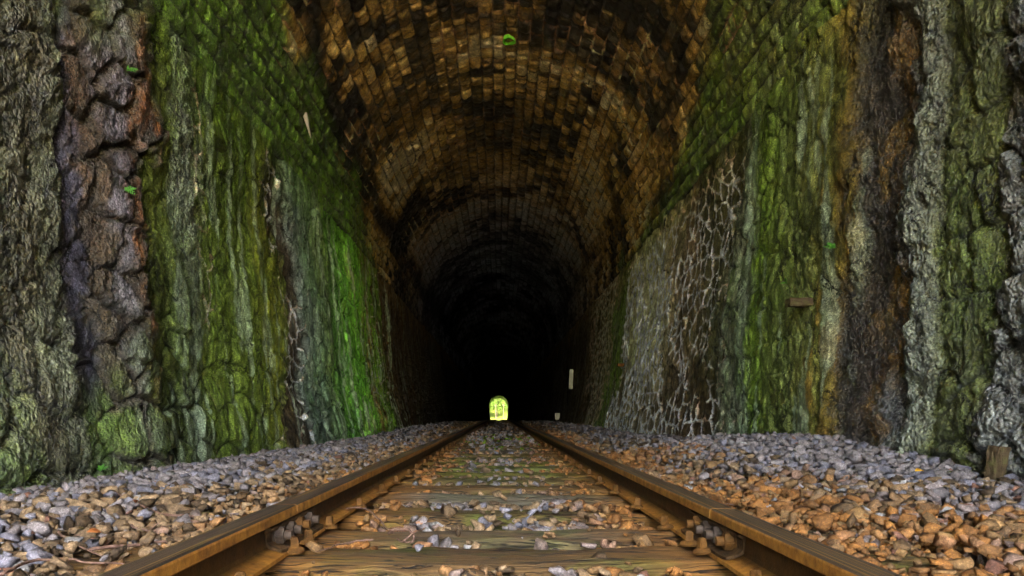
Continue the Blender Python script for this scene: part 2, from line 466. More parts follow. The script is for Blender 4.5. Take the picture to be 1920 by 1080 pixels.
def build_lining(kind):
    """kind -1 left wall, +1 right wall, 0 vault: one relief surface cut into its stones"""
    if kind == 0:
        S = grid_axis([(MOUTH, 4.4, 0.12, 0.05), (4.4, 9.0, 0.018, 0.022), (9.0, 18, 0.022, 0.045), (18, 30, 0.05, 0.14), (30, 60, 0.3, 1.5), (60, EXIT, 3, 5)])
        T = np.linspace(0, VA, 440)
    else:
        S = grid_axis([(MOUTH, 2.8, 0.08, 0.03), (2.8, 5.5, 0.0125, 0.016), (5.5, 16, 0.014, 0.024), (16, 28, 0.06, 0.15), (28, 60, 0.3, 1.5), (60, EXIT, 3, 5)])
        T = np.concatenate([np.linspace(-0.45, -0.15, 8)[:-1], np.linspace(-0.15, TB, 225)])
    s, t = np.meshgrid(S, T, indexing='ij')
    K = 100 * (kind + 2)
    fade = 1 - sstep(30, 60, s)
    if kind == 0:
        # coursed, rough-hewn voussoirs
        ws = s + 0.012 * fbm(s * 5, t * 5, K + 1); wt = t + 0.010 * fbm(s * 3, t * 3, K + 2)
        CW = VA / 45.0
        c = np.floor(wt / CW)
        ft = (wt / CW - c)
        LN = 0.30 + 0.10 * _hash(c, c * 0 + 5, K)
        u = ws / LN + _hash(c, c * 0 + 3, K) * 7.0
        # two or three lengths inside one course
        i = np.floor(u); fu = u - i
        cut = 0.30 + 0.4 * _hash(i, c, K + 4)
        has = _hash(i, c, K + 6) < 0.35
        lo = has & (fu < cut)
        a0 = np.where(has & ~lo, cut, 0.0); a1 = np.where(lo, cut, 1.0)
        eu = np.minimum(fu - a0, a1 - fu) * LN
        et = np.minimum(ft, 1 - ft) * CW
        edge = np.minimum(eu, et)
        edge = -np.log(np.exp(-eu * 120) + np.exp(-et * 120)) / 120.0
        ids = ((i + 500) * 4000 + (c + 10) * 4 + np.where(has & ~lo, 1, 0)).astype(np.int64)
        r1 = _hash(ids, ids * 0, K + 11); r2 = _hash(ids, ids * 0, K + 12); r3 = _hash(ids, ids * 0, K + 13); r4 = _hash(ids, ids * 0, K + 14)
        prof = sstep(0.002, 0.030, edge)
        loc_t = (ft - 0.5) * CW; loc_u = ((fu - a0) / (a1 - a0) - 0.5) * (a1 - a0) * LN
        q = 0.35 + 0.65 * sstep(1.3, 2.0, np.minimum(t, VA - t))
        h = prof * (0.030 + 0.024 * (r1 - 0.3) * q) + (loc_t * (r2 - 0.5) * 0.28 + loc_u * (r3 - 0.5) * 0.20) * prof * q
        h = h + prof * (1 - q) * 0.02 * (1 - (2 * loc_t / CW) ** 2)
        h = h + prof * 0.016 * fbm(s * 11, t * 11, K + 20, 5, 0.6)
        h = h + 0.020 * fbm(s * 0.7, t * 0.9, K + 21, 3)
        side = np.minimum(t, VA - t)          # girth distance from the rubble wall
        left = t < VA / 2
        # springer stones stand proud on the mossy part
        px = 3300.0 / np.maximum(s, 0.5)
        # lime pointing in some zones
        vz = sstep(-0.10, 0.22, fbm(s * 0.55, t * 0.8, K + 31, 3) + 0.16 * sstep(1.0, 2.2, side) * (1 - sstep(2.3, 3.0, side)) - 0.02)
        vz = vz * sstep(0.7, 1.1, side) * (1 - sstep(17, 22, s)) * (1 - 0.75 * sstep(2.5, 3.2, side))
        vb = sstep(-0.15, 0.25, fbm(s * 3.2, t * 3.2, K + 33, 2))
        vein = (1 - sstep(0.005, 0.013, edge)) * vz * vb
        h = h + vein * 0.022
        # colours
        tones = np.array([srgb(17, 14, 8), srgb(40, 33, 17), srgb(76, 59, 27), srgb(98, 77, 36), srgb(122, 98, 52), srgb(108, 99, 72)])
        f = np.clip(r4 * 0.70 + 0.20 + 0.55 * fbm(s * 0.8, t * 0.8, K + 40, 3) + 0.14 * fbm(s * 6, t * 6, K + 41, 3), 0, 1)
        # sooty crown patch and the damp dark strip beside the mossy courses
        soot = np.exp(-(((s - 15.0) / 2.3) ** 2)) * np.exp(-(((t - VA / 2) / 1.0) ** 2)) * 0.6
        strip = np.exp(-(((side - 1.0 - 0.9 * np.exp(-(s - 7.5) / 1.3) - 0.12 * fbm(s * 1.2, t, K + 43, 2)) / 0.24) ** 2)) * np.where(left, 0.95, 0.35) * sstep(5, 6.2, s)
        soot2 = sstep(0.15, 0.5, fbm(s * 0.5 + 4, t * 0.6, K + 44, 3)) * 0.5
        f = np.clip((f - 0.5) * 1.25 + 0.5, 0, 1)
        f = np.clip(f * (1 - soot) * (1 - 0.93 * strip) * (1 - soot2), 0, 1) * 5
        fi = np.clip(np.floor(f).astype(int), 0, 4); fr = (f - fi)[..., None]
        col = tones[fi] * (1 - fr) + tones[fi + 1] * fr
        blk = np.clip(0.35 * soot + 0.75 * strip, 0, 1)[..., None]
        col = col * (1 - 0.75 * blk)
        # bluish grey further in
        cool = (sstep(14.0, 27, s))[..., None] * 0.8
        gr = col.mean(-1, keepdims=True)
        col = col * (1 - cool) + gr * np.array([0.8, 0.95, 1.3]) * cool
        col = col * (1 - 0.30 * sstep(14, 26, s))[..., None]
        # green algae on the lowest courses
        gl = np.where(left, 1.75 - 0.16 * (s - 6), np.maximum(1.5 - 0.40 * np.maximum(s - 7.3, -1), 0.25)) + 0.35 * fbm(s * 1.0, t * 1.2, K + 50, 4)
        gm = (1 - sstep(-0.28, 0.22, side - gl)) * np.where(left, 1.0, 0.85) * (1 - sstep(12.0, 15.0, s + 0.8 * fbm(s, t, K + 52, 2)))
        gcol = srgb(60, 84, 13) * (0.66 + 0.34 * r4)[..., None] * (0.80 + 0.40 * fbm(s * 4, t * 3, K + 51, 4))[..., None]
        gcol = np.where(left[..., None], gcol, gcol * np.array([1.1, 0.92, 1.3]))
        col = col * (1 - gm[..., None]) + gcol * gm[..., None]
        col = col * (0.06 + 0.94 * sstep(0.002, 0.017 + 0.014 * gm, edge))[..., None]
        vc = srgb(152, 114, 80)
        col = col * (1 - vein[..., None]) + vc * vein[..., None]
        knob = 0.25 + 0.4 * gm
        joint = edge < 0.007
    else:
        ws = s + 0.05 * fbm(s * 3, t * 3, K + 1, 3); wt = t + 0.05 * fbm(s * 3 + 9, t * 3, K + 2, 3)
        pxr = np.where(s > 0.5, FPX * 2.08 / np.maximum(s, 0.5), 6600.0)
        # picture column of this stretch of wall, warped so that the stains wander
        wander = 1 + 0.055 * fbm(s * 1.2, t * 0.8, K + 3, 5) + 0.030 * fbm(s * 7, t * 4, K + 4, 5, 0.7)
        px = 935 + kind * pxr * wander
        cu, cv = 0.30, 0.26
        edge, ids = voronoi(ws / cu, wt / cv, K)
        edge = edge * 0.27
        if kind > 0:      # smaller stones behind the lime web
            e2, i2 = voronoi(ws / 0.21, wt / 0.165, K + 77)
            web = px < 1362
            edge = np.where(web, e2 * 0.185, edge); ids = np.where(web, i2 + 10 ** 9, ids)
        r1 = _hash(ids, ids * 0, K + 11); r2 = _hash(ids, ids * 0, K + 12); r3 = _hash(ids, ids * 0, K + 13); r4 = _hash(ids, ids * 0, K + 14)
        if kind < 0:
            open_ = 0.35 + 0.75 * zone(px, 165, 300, 14) * sstep(0.9, 1.6, t) + 0.35 * (1 - sstep(0.3, 1.0, t)) + 0.3 * sstep(-0.1, 0.3, fbm(s * 0.8, t * 0.8, K + 5, 3))
            kz = 0.75 * (1 - sstep(125, 145, px)) + 0.5 * zone(px, 160, 300) + 0.9 * zone(px, 345, 400) * sstep(1, 1.8, t) + 0.15
            ribbon = zone(px, 518, 560, 4) + 0.8 * zone(px, 398, 420, 3) * sstep(-0.2, 0.3, fbm(s * 2, t * 1.1, K + 6, 2)) + 0.5 * zone(px, 688, 722, 3)
            runs = zone(px, 300, 760, 20)
        else:
            open_ = 0.40 + 0.75 * sstep(1745, 1775, px) + 0.3 * sstep(-0.1, 0.3, fbm(s * 0.8, t * 0.8, K + 5, 3)) - 0.3 * zone(px, 1480, 1660)
            kz = 1.1 * zone(px, 1655, 1745) + 0.45 * sstep(1745, 1770, px) + 1.0 * sstep(1895, 1915, px) + 0.8 * zone(px, 1550, 1650) + 0.18
            ribbon = zone(px, 1165, 1358, 5) * (1 - sstep(2.3, 2.8, t)) + 0.4 * zone(px, 1110, 1145)
            runs = zone(px, 1360, 1560, 20)
        open_ = np.clip(open_, 0, 1.15)
        kz = np.clip(kz, 0, 1.1)
        prof = sstep(0.0, 0.026, edge)
        big = fbm(s * 1.3, t * 1.1, K + 7, 3)
        h = np.clip(open_, 0.3, 1.15) * prof * (0.012 + 0.032 * r1) + 0.028 * big + prof * ((wt / cv) % 1 - 0.5) * (r3 - 0.5) * 0.05
        h = h + 0.018 * fbm(s * 4.5, t * 3.2, K + 8, 5, 0.55) * (0.6 + kz)
        h = h + 0.020 * runs * (1 - np.abs(fbm(s * 5, t * 1.1, K + 9, 4)))
        h = h + 0.009 * (1 - 2 * np.abs(fbm(s * 16, t * 13, K + 10, 4, 0.6))) * (0.5 + kz)
        h = h + 0.013 * kz * fbm(s * 9, t * 8, K + 15, 4, 0.6)
        vb = sstep(-0.2, 0.15, fbm(s * 2.5, t * 1.8, K + 16, 2) + (0.45 if kind > 0 else 0.0))
        wd = 0.0045 * np.clip(s - 8, 0, 5) * (kind > 0)
        vein = (1 - sstep(0.004, 0.011 + wd, edge)) * np.clip(ribbon, 0, 1) * vb
        h = h - ribbon * prof * 0.010 + vein * 0.018
        # ledges: knobbly pillars stand out, wet hollows stand back
        if kind > 0:
            h = h + 0.045 * zone(px, 1668, 1742, 24) - 0.045 * zone(px, 1555, 1645, 24) + 0.03 * sstep(1885, 1935, px) + 0.02 * zone(px, 1480, 1545, 12)
            cav = np.exp(-(((s - 4.20) / 0.10) ** 2 + ((t - 0.20) / 0.20) ** 2))
            h = h - 0.22 * cav
        else:
            h = h + 0.03 * 0.02 * zone(px, 175, 290, 20) + 0.025 * prof * zone(px, 180, 300, 16) - 0.05 * zone(px, 528, 556, 6) + 0.03 * (1 - sstep(110, 134, px))
        # toe of the wall swells a little
        h = h + (0.05 if kind < 0 else 0.015) * (1 - sstep(0.0, 0.5, t))
        side = HS - t
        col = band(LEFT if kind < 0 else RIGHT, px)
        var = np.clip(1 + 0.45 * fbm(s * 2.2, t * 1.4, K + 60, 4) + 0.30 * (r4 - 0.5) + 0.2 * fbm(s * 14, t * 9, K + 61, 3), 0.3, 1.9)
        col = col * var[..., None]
        # algae creeping out of its bands, mostly low down and at the top
        if kind < 0:
            g = sstep(0.05, 0.55, fbm(s * 1.1, t * 0.8, K + 62, 4) + 0.25 * (1 - sstep(0, 1.2, t))) * (1 - sstep(290, 310, px)) * 0.7
            gc = srgb(66, 84, 24)
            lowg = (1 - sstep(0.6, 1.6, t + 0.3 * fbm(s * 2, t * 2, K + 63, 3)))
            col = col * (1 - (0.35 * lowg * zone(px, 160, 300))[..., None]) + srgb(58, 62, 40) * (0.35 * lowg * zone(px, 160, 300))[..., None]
            org = sstep(0.35, 0.6, fbm(s * 9, t * 6, K + 64, 3)) * zone(px, 255, 300, 8) * 0.35
            col = col * (1 - org[..., None]) + srgb(120, 74, 28) * org[..., None]
        else:
            g = sstep(0.05, 0.55, fbm(s * 1.4, t * 1.0, K + 62, 4)) * sstep(1745, 1765, px) * (1 - sstep(1890, 1905, px)) * 0.5
            gc = srgb(62, 74, 24)
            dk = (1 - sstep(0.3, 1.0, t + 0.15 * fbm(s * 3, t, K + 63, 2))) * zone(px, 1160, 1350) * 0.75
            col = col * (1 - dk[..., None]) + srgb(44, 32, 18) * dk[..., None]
            org = sstep(0.15, 0.55, fbm(s * 5, t * 4, K + 64, 3)) * zone(px, 1590, 1652, 10) * 0.6 * (1 - sstep(1.9, 2.6, t)) * sstep(0.5, 1.0, t)
            col = col * (1 - org[..., None]) + srgb(112, 84, 18) * org[..., None]
            og2 = sstep(0.0, 0.5, fbm(s * 6, t * 3, K + 65, 3)) * zone(px, 1515, 1552, 8) * 0.7 * (1 - sstep(1.4, 2.2, t))
            col = col * (1 - og2[..., None]) + srgb(120, 92, 36) * og2[..., None]
            gst = sstep(0.3, 0.6, fbm(s * 4, t * 0.7, K + 66, 3)) * zone(px, 1385, 1550) * 0.5 * sstep(1.5, 2.2, t)
            col = col * (1 - gst[..., None]) + srgb(96, 108, 60) * gst[..., None]
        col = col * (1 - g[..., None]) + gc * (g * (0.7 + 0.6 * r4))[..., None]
        # lime runs: thin vertical pale streaks
        lr = sstep(0.42, 0.62, fbm(s * 9, t * 0.9, K + 67, 3)) * runs * 0.45
        col = col * (1 - lr[..., None]) + srgb(120, 132, 108) * lr[..., None]
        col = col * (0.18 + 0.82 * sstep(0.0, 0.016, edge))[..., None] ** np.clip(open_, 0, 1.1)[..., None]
        if kind < 0:
            bj = zone(px, 168, 298, 6) * (1 - sstep(0.012, 0.045, edge + 0.012 * fbm(s * 20, t * 16, K + 70, 3)))[...] * 0.9
            col = col * (1 - bj[..., None]) + srgb(44, 36, 24) * bj[..., None]
        tw = sstep(2.25, 2.70, t + 0.30 * fbm(s * 1.6, t * 1.6, K + 90, 4)) * 0.5
        near = (1 - sstep(11.5, 14.5, s))
        tc = (srgb(52, 74, 16) if kind < 0 else srgb(58, 66, 22)) * near[..., None] + srgb(66, 52, 30) * (1 - near[..., None])
        if kind > 0: tw = tw * (0.35 + 0.65 * sstep(8.5, 9.5, s) + 0.0 * t) 
        col = col * (1 - tw[..., None]) + tc * (0.6 + 0.8 * r4)[..., None] * tw[..., None]
        mean = col.mean(-1, keepdims=True)
        col = mean + (col - mean) * 1.0
        vc = srgb(194, 164, 138)
        col = col * (1 - vein[..., None]) + vc * vein[..., None]
        knob = kz
        joint = edge < 0.008
    if kind == 0: col = col * (1 - 0.85 * sstep(45, 90, s))[..., None]  # far vault painted darker, so the exit's light leaves no glow there
    col = np.clip(col * (AL_V if kind == 0 else AL * (1 + 1.2 * sstep(5, 14, s))[..., None]), 0.002, 0.62)  # wall colour lightened with depth, making up for the fading daylight
    h = h * (0.15 + 0.85 * fade)
    # positions
    dz = drop(s)
    if kind == 0:
        th = np.clip((t - (HS - TB)) / R, 0, math.pi)
        low = side < (HS - TB)
        zl = TB + side
        x = np.where(low, np.where(left, -1, 1) * (wall_x(zl, s) - h), -(R - h) * np.cos(th))
        z = np.where(low, zl, HS + (R - h) * np.sin(th))
    else:
        x = kind * (wall_x(t, s) - h); z = t
    knob = knob * (1 - sstep(20, 30, s))
    P = np.stack([x, s, z + dz], -1)
    ns, nt_ = s.shape
    # normals from the whole surface, so that the cuts between stones do not show
    du = np.gradient(P, axis=0) ; dv = np.gradient(P, axis=1)
    nrm = np.cross(du, dv); nrm /= np.maximum(np.linalg.norm(nrm, axis=-1, keepdims=True), 1e-9)
    inward = np.stack([-x, 0 * x, (1.0 - z)], -1)
    flip = (np.sum(nrm * inward, -1).mean() < 0)
    if flip: nrm = -nrm
    ii, jj = np.meshgrid(np.arange(ns - 1), np.arange(nt_ - 1), indexing='ij')
    a = ii * nt_ + jj; b_ = (ii + 1) * nt_ + jj; c_ = (ii + 1) * nt_ + jj + 1; d_ = ii * nt_ + jj + 1
    F = np.stack([a, b_, c_, d_], -1).reshape(-1, 4)
    if flip: F = F[:, ::-1]
    P = P.reshape(-1, 3); nrm = nrm.reshape(-1, 3); C = col.reshape(-1, 3); Kb = np.asarray(knob + 0 * s, float).reshape(-1)
    fid = ids[:-1, :-1].reshape(-1).copy()
    fj = joint[:-1, :-1].reshape(-1)
    # how large each stone shows in the picture
    fc = P[F].mean(1)
    e1 = P[F[:, 1]] - P[F[:, 0]]; e2 = P[F[:, 3]] - P[F[:, 0]]
    cr = np.cross(e1, e2)
    yy = np.maximum(fc[:, 1], 0.3)
    vis = np.abs(cr[:, 0] * fc[:, 0] + cr[:, 1] * fc[:, 1] + cr[:, 2] * (fc[:, 2] - CAMZ)) / yy ** 3 * FPX ** 2
    pxx = 935 + FPX * fc[:, 0] / yy; pyy = 777 - FPX * (fc[:, 2] - CAMZ) / yy
    vis = np.where((pxx > 0) & (pxx < 1920) & (pyy > 0) & (pyy < 1080) & (fc[:, 1] > 1), vis, 0)
    return P, F, nrm, C, Kb, fid, fj, vis

def sub(P, F, nrm, C, Kb, sel):
    f = F[sel]
    used, inv = np.unique(f, return_inverse=True)
    return P[used], inv.reshape(f.shape), nrm[used], C[used], Kb[used]

def make_lining(kind, name, label, cat, nparts):
    P, F, nrm, C, Kb, fid, fj, vis = build_lining(kind)
    root = empty(name, (kind * 2.2, 0.0, 0.0) if kind else (0, 0, HS))
    org = np.array(root.location)
    P = P - org
    tag(root, label, cat)
    def mk(nm, sel, stuff=False):
        p, f, n_, c, k = sub(P, F, nrm, C, Kb, sel)
        me = mesh_from(nm, p, f, M['masonry'], c, k, True, n_)
        o = link(nm, me, root)
        if stuff: o['kind'] = 'stuff'
        return o
    body = ~fj
    uid, inv = np.unique(fid, return_inverse=True)
    score = np.bincount(inv, weights=vis * body)
    order = np.argsort(-score)
    keep = order[:nparts]; keep = keep[score[keep] > 60]
    iskeep = np.zeros(len(uid), bool); iskeep[keep] = True
    fk = iskeep[inv]
    sidx = np.argsort(inv, kind='stable')
    starts = np.searchsorted(inv[sidx], np.arange(len(uid) + 1))
    for k in keep:
        sel = sidx[starts[k]:starts[k + 1]]
        sel = sel[body[sel]]
        if len(sel): mk('stone', sel)
    mk('mortar', np.nonzero(fj)[0])
    rest = np.nonzero(body & ~fk)[0]
    if len(rest): mk('masonry_stones', rest, True)
    return root

make_lining(-1, 'side_wall', 'left side wall of rough stones with green algae, lichen and lime streaks', 'wall', 300)
make_lining(1, 'side_wall', 'right side wall of mossy rubble with a pale web of lime joints', 'wall', 300)
make_lining(0, 'tunnel_vault', 'arched brown stone vault overhead, green with moss along both springings', 'vault', 300)

# rock behind the lining: closes the tube from outside
def rock_mass():
    ys = np.concatenate([np.linspace(MOUTH, 40, 22), np.linspace(48, EXIT, 28)])
    prof = []
    for x in (-2.75,): prof += [(x, -0.9), (x, 1.0), (x, HS)]
    for a in np.linspace(0, math.pi, 24)[1:-1]: prof.append((-2.75 * math.cos(a), HS + 2.75 * math.sin(a)))
    prof += [(2.75, HS), (2.75, 1.0), (2.75, -0.9)]
    outer = [(-110, -0.9), (-80, 9), (-30, 13), (30, 13), (80, 9), (110, -0.9)]
    V = []; Fc = []
    n = len(prof)
    for y in ys:
        for (x, z) in prof: V.append((x, y, z + float(drop(y))))
    for i in range(len(ys) - 1):
        for j in range(n - 1):
            a = i * n + j
            Fc.append((a, a + 1, a + n + 1, a + n))
    base = len(V); m = len(outer)
    for y in (ys[0], ys[-1]):
        for (x, z) in outer: V.append((x, y, z + float(drop(y))))
    for j in range(m - 1): Fc.append((base + j, base + j + 1, base + m + j + 1, base + m + j))
    me = bpy.data.meshes.new('rock_mass'); bm = bmesh.new()
    bv = [bm.verts.new(v) for v in V]
    for f in Fc: bm.faces.new([bv[k] for k in f])
    # end faces between bore and outside
    for e, yi in ((0, 0), (1, len(ys) - 1)):
        inner = [bv[yi * n + j] for j in range(n)]
        outv = [bv[base + e * m + j] for j in range(m)]
        bm.faces.new(outv + inner[::-1])
    bmesh.ops.recalc_face_normals(bm, faces=bm.faces)
    bm.to_mesh(me); bm.free(); me.materials.append(M['rock'])
    o = link('rock_mass', me); o['kind'] = 'structure'
rock_mass()

# portal rings: dressed stones round each end
def portal_ring(y, r_in, r_out, label, depth=0.4):
    root = empty('portal_arch', (0, y, float(drop(y))))
    tag(root, label, 'arch')
    nst = 25
    for i in range(nst):
        a0 = math.pi * i / nst + 0.006; a1 = math.pi * (i + 1) / nst - 0.006
        bm = bmesh.new()
        vs = []
        for yy in (0, depth):
            for (rr, aa) in ((r_in, a0), (r_out, a0), (r_out, a1), (r_in, a1)):
                vs.append(bm.verts.new((-rr * math.cos(aa), yy, 2.75 + rr * math.sin(aa))))
        for f in ((0, 1, 2, 3), (7, 6, 5, 4), (0, 4, 5, 1), (1, 5, 6, 2), (2, 6, 7, 3), (3, 7, 4, 0)):
            bm.faces.new([vs[k] for k in f])
        bmesh.ops.recalc_face_normals(bm, faces=bm.faces)
        bm_obj('voussoir', bm, M['rock'], root)
    for sx in (-1, 1):
        for k in range(8):
            z0 = -0.5 + k * (2.75 + 0.5) / 8 + 0.01; z1 = -0.5 + (k + 1) * (2.75 + 0.5) / 8 - 0.01
            bm = bmesh.new()
            bmesh.ops.create_cube(bm, size=1)
            bmesh.ops.scale(bm, verts=bm.verts, vec=(r_out - r_in, depth, z1 - z0))
            bmesh.ops.translate(bm, verts=bm.verts, vec=(sx * (r_in + r_out) / 2, depth / 2, (z0 + z1) / 2))
            bm_obj('jamb_stone', bm, M['rock'], root)
portal_ring(EXIT + 0.02, 2.04, 2.95, 'small far stone portal arch framing the bright green daylight')

# ------------------------------------------------------------------ ground and ballast
def track_level(x, y):
    """top of the stones across the track bed"""
    x = np.asarray(x, float); y = np.asarray(y, float)
    ax = np.abs(x)
    inside = -0.135 + 0 * x
    left = -0.125 + 0.03 * sstep(0.75, 1.2, ax) * (1 - sstep(1.5, 2.1, ax)) + 0.04 * sstep(9, 16, y)
    heap = np.exp(-((y - 5.0) / np.where(y < 5.0, 1.3, 1.9)) ** 2)
    right = -0.125 + (0.05 + 0.10 * heap) * sstep(0.7, 1.6, ax) + 0.02 * sstep(2.5, 4, y) * (1 - sstep(9, 14, y)) * sstep(0.8, 1.4, ax) + 0.03 * sstep(10, 16, y)
    lv = np.where(ax < 0.6, inside, np.where(x < 0, left, right))
    lv = lv + 0.015 * fbm(x * 1.6, y * 1.1, 900, 3)
    return lv

def bed_sheet():
    S = grid_axis([(MOUTH - 1, 1.0, 0.3, 0.1), (1.0, 8, 0.04, 0.05), (8, 30, 0.06, 0.3), (30, EXIT + 3, 1.0, 3.0)])
    X = np.linspace(-2.6, 2.6, 105)
    s, x = np.meshgrid(S, X, indexing='ij')
    z = track_level(x, s) - 0.035 + 0.008 * fbm(x * 20, s * 20, 910, 3) + drop(s)
    P = np.stack([x, s, z], -1).reshape(-1, 3)
    n = len(X)
    ii, jj = np.meshgrid(np.arange(len(S) - 1), np.arange(n - 1), indexing='ij')
    a = ii * n + jj
    F = np.stack([a, a + 1, a + n + 1, a + n], -1).reshape(-1, 4)
    me = mesh_from('ballast_bed', P, F, M['dirt'], None, None, True)
    o = link('ballast_bed', me); o['kind'] = 'structure'
    return o
bed = bed_sheet()

def outside_ground():
    S = np.concatenate([np.linspace(-900, -60, 12), np.linspace(-50, 185, 60), np.linspace(186, 260, 60), np.linspace(280, 1500, 14)])
    X = np.concatenate([np.linspace(-900, -40, 8), np.linspace(-30, 30, 31), np.linspace(40, 900, 8)])
    s, x = np.meshgrid(S, X, indexing='ij')
    z = -0.32 + drop(np.clip(s, -100, 260)) + 0.0 * x
    far = sstep(6, 60, np.abs(x)) * (s > EXIT)
    z = z + far * 6.0 + 30.0 * sstep(210, 250, s) + 0.12 * fbm(x * 0.2, s * 0.2, 955, 3) * sstep(3, 6, np.abs(x))
    P = np.stack([x, s, z], -1).reshape(-1, 3); n = len(X)
    ii, jj = np.meshgrid(np.arange(len(S) - 1), np.arange(n - 1), indexing='ij')
    a = ii * n + jj
    F = np.stack([a, a + 1, a + n + 1, a + n], -1).reshape(-1, 4)
    me = mesh_from('ground', P, F, M['grass'], None, None, True)
    o = link('ground', me); o['kind'] = 'structure'
    # added unseen pale ground outside the near mouth, bounces light onto the vault
    ys = np.linspace(-60, MOUTH - 0.02, 60); xs = np.linspace(-16, 16, 33)
    s, x = np.meshgrid(ys, xs, indexing='ij')
    z = -0.30 + 0.015 * fbm(x, s, 966, 3)
    P = np.stack([x, s, z], -1).reshape(-1, 3); n = len(xs)
    ii, jj = np.meshgrid(np.arange(len(ys) - 1), np.arange(n - 1), indexing='ij')
    a = ii * n + jj
    F = np.stack([a, a + 1, a + n + 1, a + n], -1).reshape(-1, 4)
    o = link('bounce_ground', mesh_from('bounce_ground', P, F, M['bounce_ground'], None, None, True)); o['kind'] = 'structure'
outside_ground()

# ------------------------------------------------------------------ sleepers
SLEEPERS = [(1.42, 0.22, 0.00), (1.885, 0.27, -0.012), (2.20, 0.18, 0.006), (2.71, 0.21, 0.010), (3.18, 0.20, -0.012), (3.64, 0.20, 0.006),
            (4.08, 0.19, 0.004), (4.50, 0.21, -0.005), (4.98, 0.22, 0.006), (5.50, 0.22, 0.0), (6.05, 0.22, -0.006), (6.62, 0.22, 0.006), (7.20, 0.24, 0.0),
            (7.80, 0.22, 0.004), (8.40, 0.22, -0.004)]
y = 8.98
while y < 46:
    SLEEPERS.append((y, 0.22, random.uniform(-0.008, 0.008))); y += 0.58
TIE_TOP = -0.107

def sleeper_mesh(w, seed, nx=60, ny=10):
    r = random.Random(seed)
    Lh = 1.02; hgt = 0.15
    xs = np.linspace(-Lh, Lh, nx + 1)
    # cross-section points: front bottom, front top (worn edge), top ..., back top, back bottom
    vs = np.linspace(-1, 1, ny + 1)
    prof = [(-w / 2, -hgt), (-w / 2 - 0.002, -hgt * 0.5), (-w / 2, -0.016)]
    prof += [(v * (w / 2 - 0.012), 0.0) for v in vs]
    prof += [(w / 2, -0.016), (w / 2 + 0.002, -hgt * 0.5), (w / 2, -hgt)]
    pr = np.array(prof); n = len(pr)
    X, J = np.meshgrid(xs, np.arange(n), indexing='ij')
    py = pr[J.astype(int), 0]; pz = pr[J.astype(int), 1]
    top = (pz > -0.03)
    wear = 0.010 * fbm(X * 3, py * 30 + seed, 700 + seed, 4) - 0.010 * np.maximum(0, fbm(X * 1.5, py * 12, 740 + seed, 3))
    edge = np.exp(-((np.abs(py) - w / 2) / 0.02) ** 2)
    z = pz + top * (wear - edge * 0.012 * np.abs(fbm(X * 5, py * 3 + seed, 760, 3)))
    yy = py + edge * 0.014 * fbm(X * 4, np.sign(py) * 3 + seed, 770, 4)
    P = np.stack([X, yy, z], -1).reshape(-1, 3)
    F = []
    for i in range(nx):
        for j in range(n - 1):
            a = i * n + j; F.append((a, a + n, a + n + 1, a + 1))
    V = [tuple(p) for p in P]
    bm = bmesh.new(); bv = [bm.verts.new(v) for v in V]
    for f in F: bm.faces.new([bv[k] for k in f])
    bm.faces.new([bv[j] for j in range(n)]); bm.faces.new([bv[nx * n + j] for j in range(n)][::-1])
    bm.faces.new([bv[i * n] for i in range(nx + 1)] + [bv[i * n + n - 1] for i in range(nx, -1, -1)])
    bmesh.ops.recalc_face_normals(bm, faces=bm.faces)
    return bm

def spike_bm(seed):
    """coach screw: domed flange with a square head"""
    bm = bmesh.new()
    prof = [(0.026, 0.0), (0.027, 0.005), (0.021, 0.010), (0.014, 0.013), (0.0125, 0.013)]
    seg = 14; rings = []
    for (r_, z_) in prof:
        rings.append([bm.verts.new((r_ * math.cos(2 * math.pi * k / seg), r_ * math.sin(2 * math.pi * k / seg), z_)) for k in range(seg)])
    for a, b in zip(rings, rings[1:]):
        for k in range(seg): bm.faces.new((a[k], a[(k + 1) % seg], b[(k + 1) % seg], b[k]))
    bm.faces.new(rings[-1]); bm.faces.new(rings[0][::-1])
    r = random.Random(seed); rot = r.uniform(0, 1.5)
    g = bmesh.ops.create_cube(bm, size=1)['verts']
    bmesh.ops.scale(bm, verts=g, vec=(0.021, 0.021, 0.030))
    for v in g:
        if v.co.z > 0: v.co.x *= 0.86; v.co.y *= 0.86
    bmesh.ops.rotate(bm, verts=g, cent=(0, 0, 0), matrix=Matrix.Rotation(rot, 3, 'Z'))
    bmesh.ops.translate(bm, verts=g, vec=(0, 0, 0.024))
    es = [e for e in bm.edges if all(v in g for v in e.verts)]
    bmesh.ops.bevel(bm, geom=es, offset=0.0025, segments=2, affect='EDGES')
    bmesh.ops.scale(bm, verts=bm.verts, vec=(0.88, 0.88, 0.9))
    bmesh.ops.recalc_face_normals(bm, faces=bm.faces)
    return bm

sl_labels = {
    0: 'weathered wooden sleeper mostly buried in stones at the bottom edge of the picture',
    1: 'broad bare cracked wooden sleeper with orange rusty ends, nearest to the camera',
    2: 'narrow dark mossy sleeper just behind the broad nearest one',
    3: 'mossy sleeper behind the curled twig, pale stones lying on its front edge',
    4: 'thin strip of mossy sleeper behind the heap of pale stones',
    5: 'greenish sleeper with small stones along it, sixth into the tunnel',
    6: 'dark brown sleeper with a few loose tan stones on its front edge',
    7: 'grey bare sleeper beyond the dark brown one with loose stones',
    8: 'brown sleeper flecked with tiny white chips',
    9: 'bright yellow-green mossy sleeper, closest of the green ones',
    10: 'dull sleeper with moss specks directly behind the bright green one',
    11: 'wide grey bare sleeper in the dark stretch before the grey gravel',
    12: 'dark sleeper sprinkled with moss dots and white stones before the grey gravel',
    13: 'sleeper half hidden at the near edge of the grey gravel patch',
    14: 'sleeper almost buried in the middle of the grey gravel patch',
}
spike_me = None
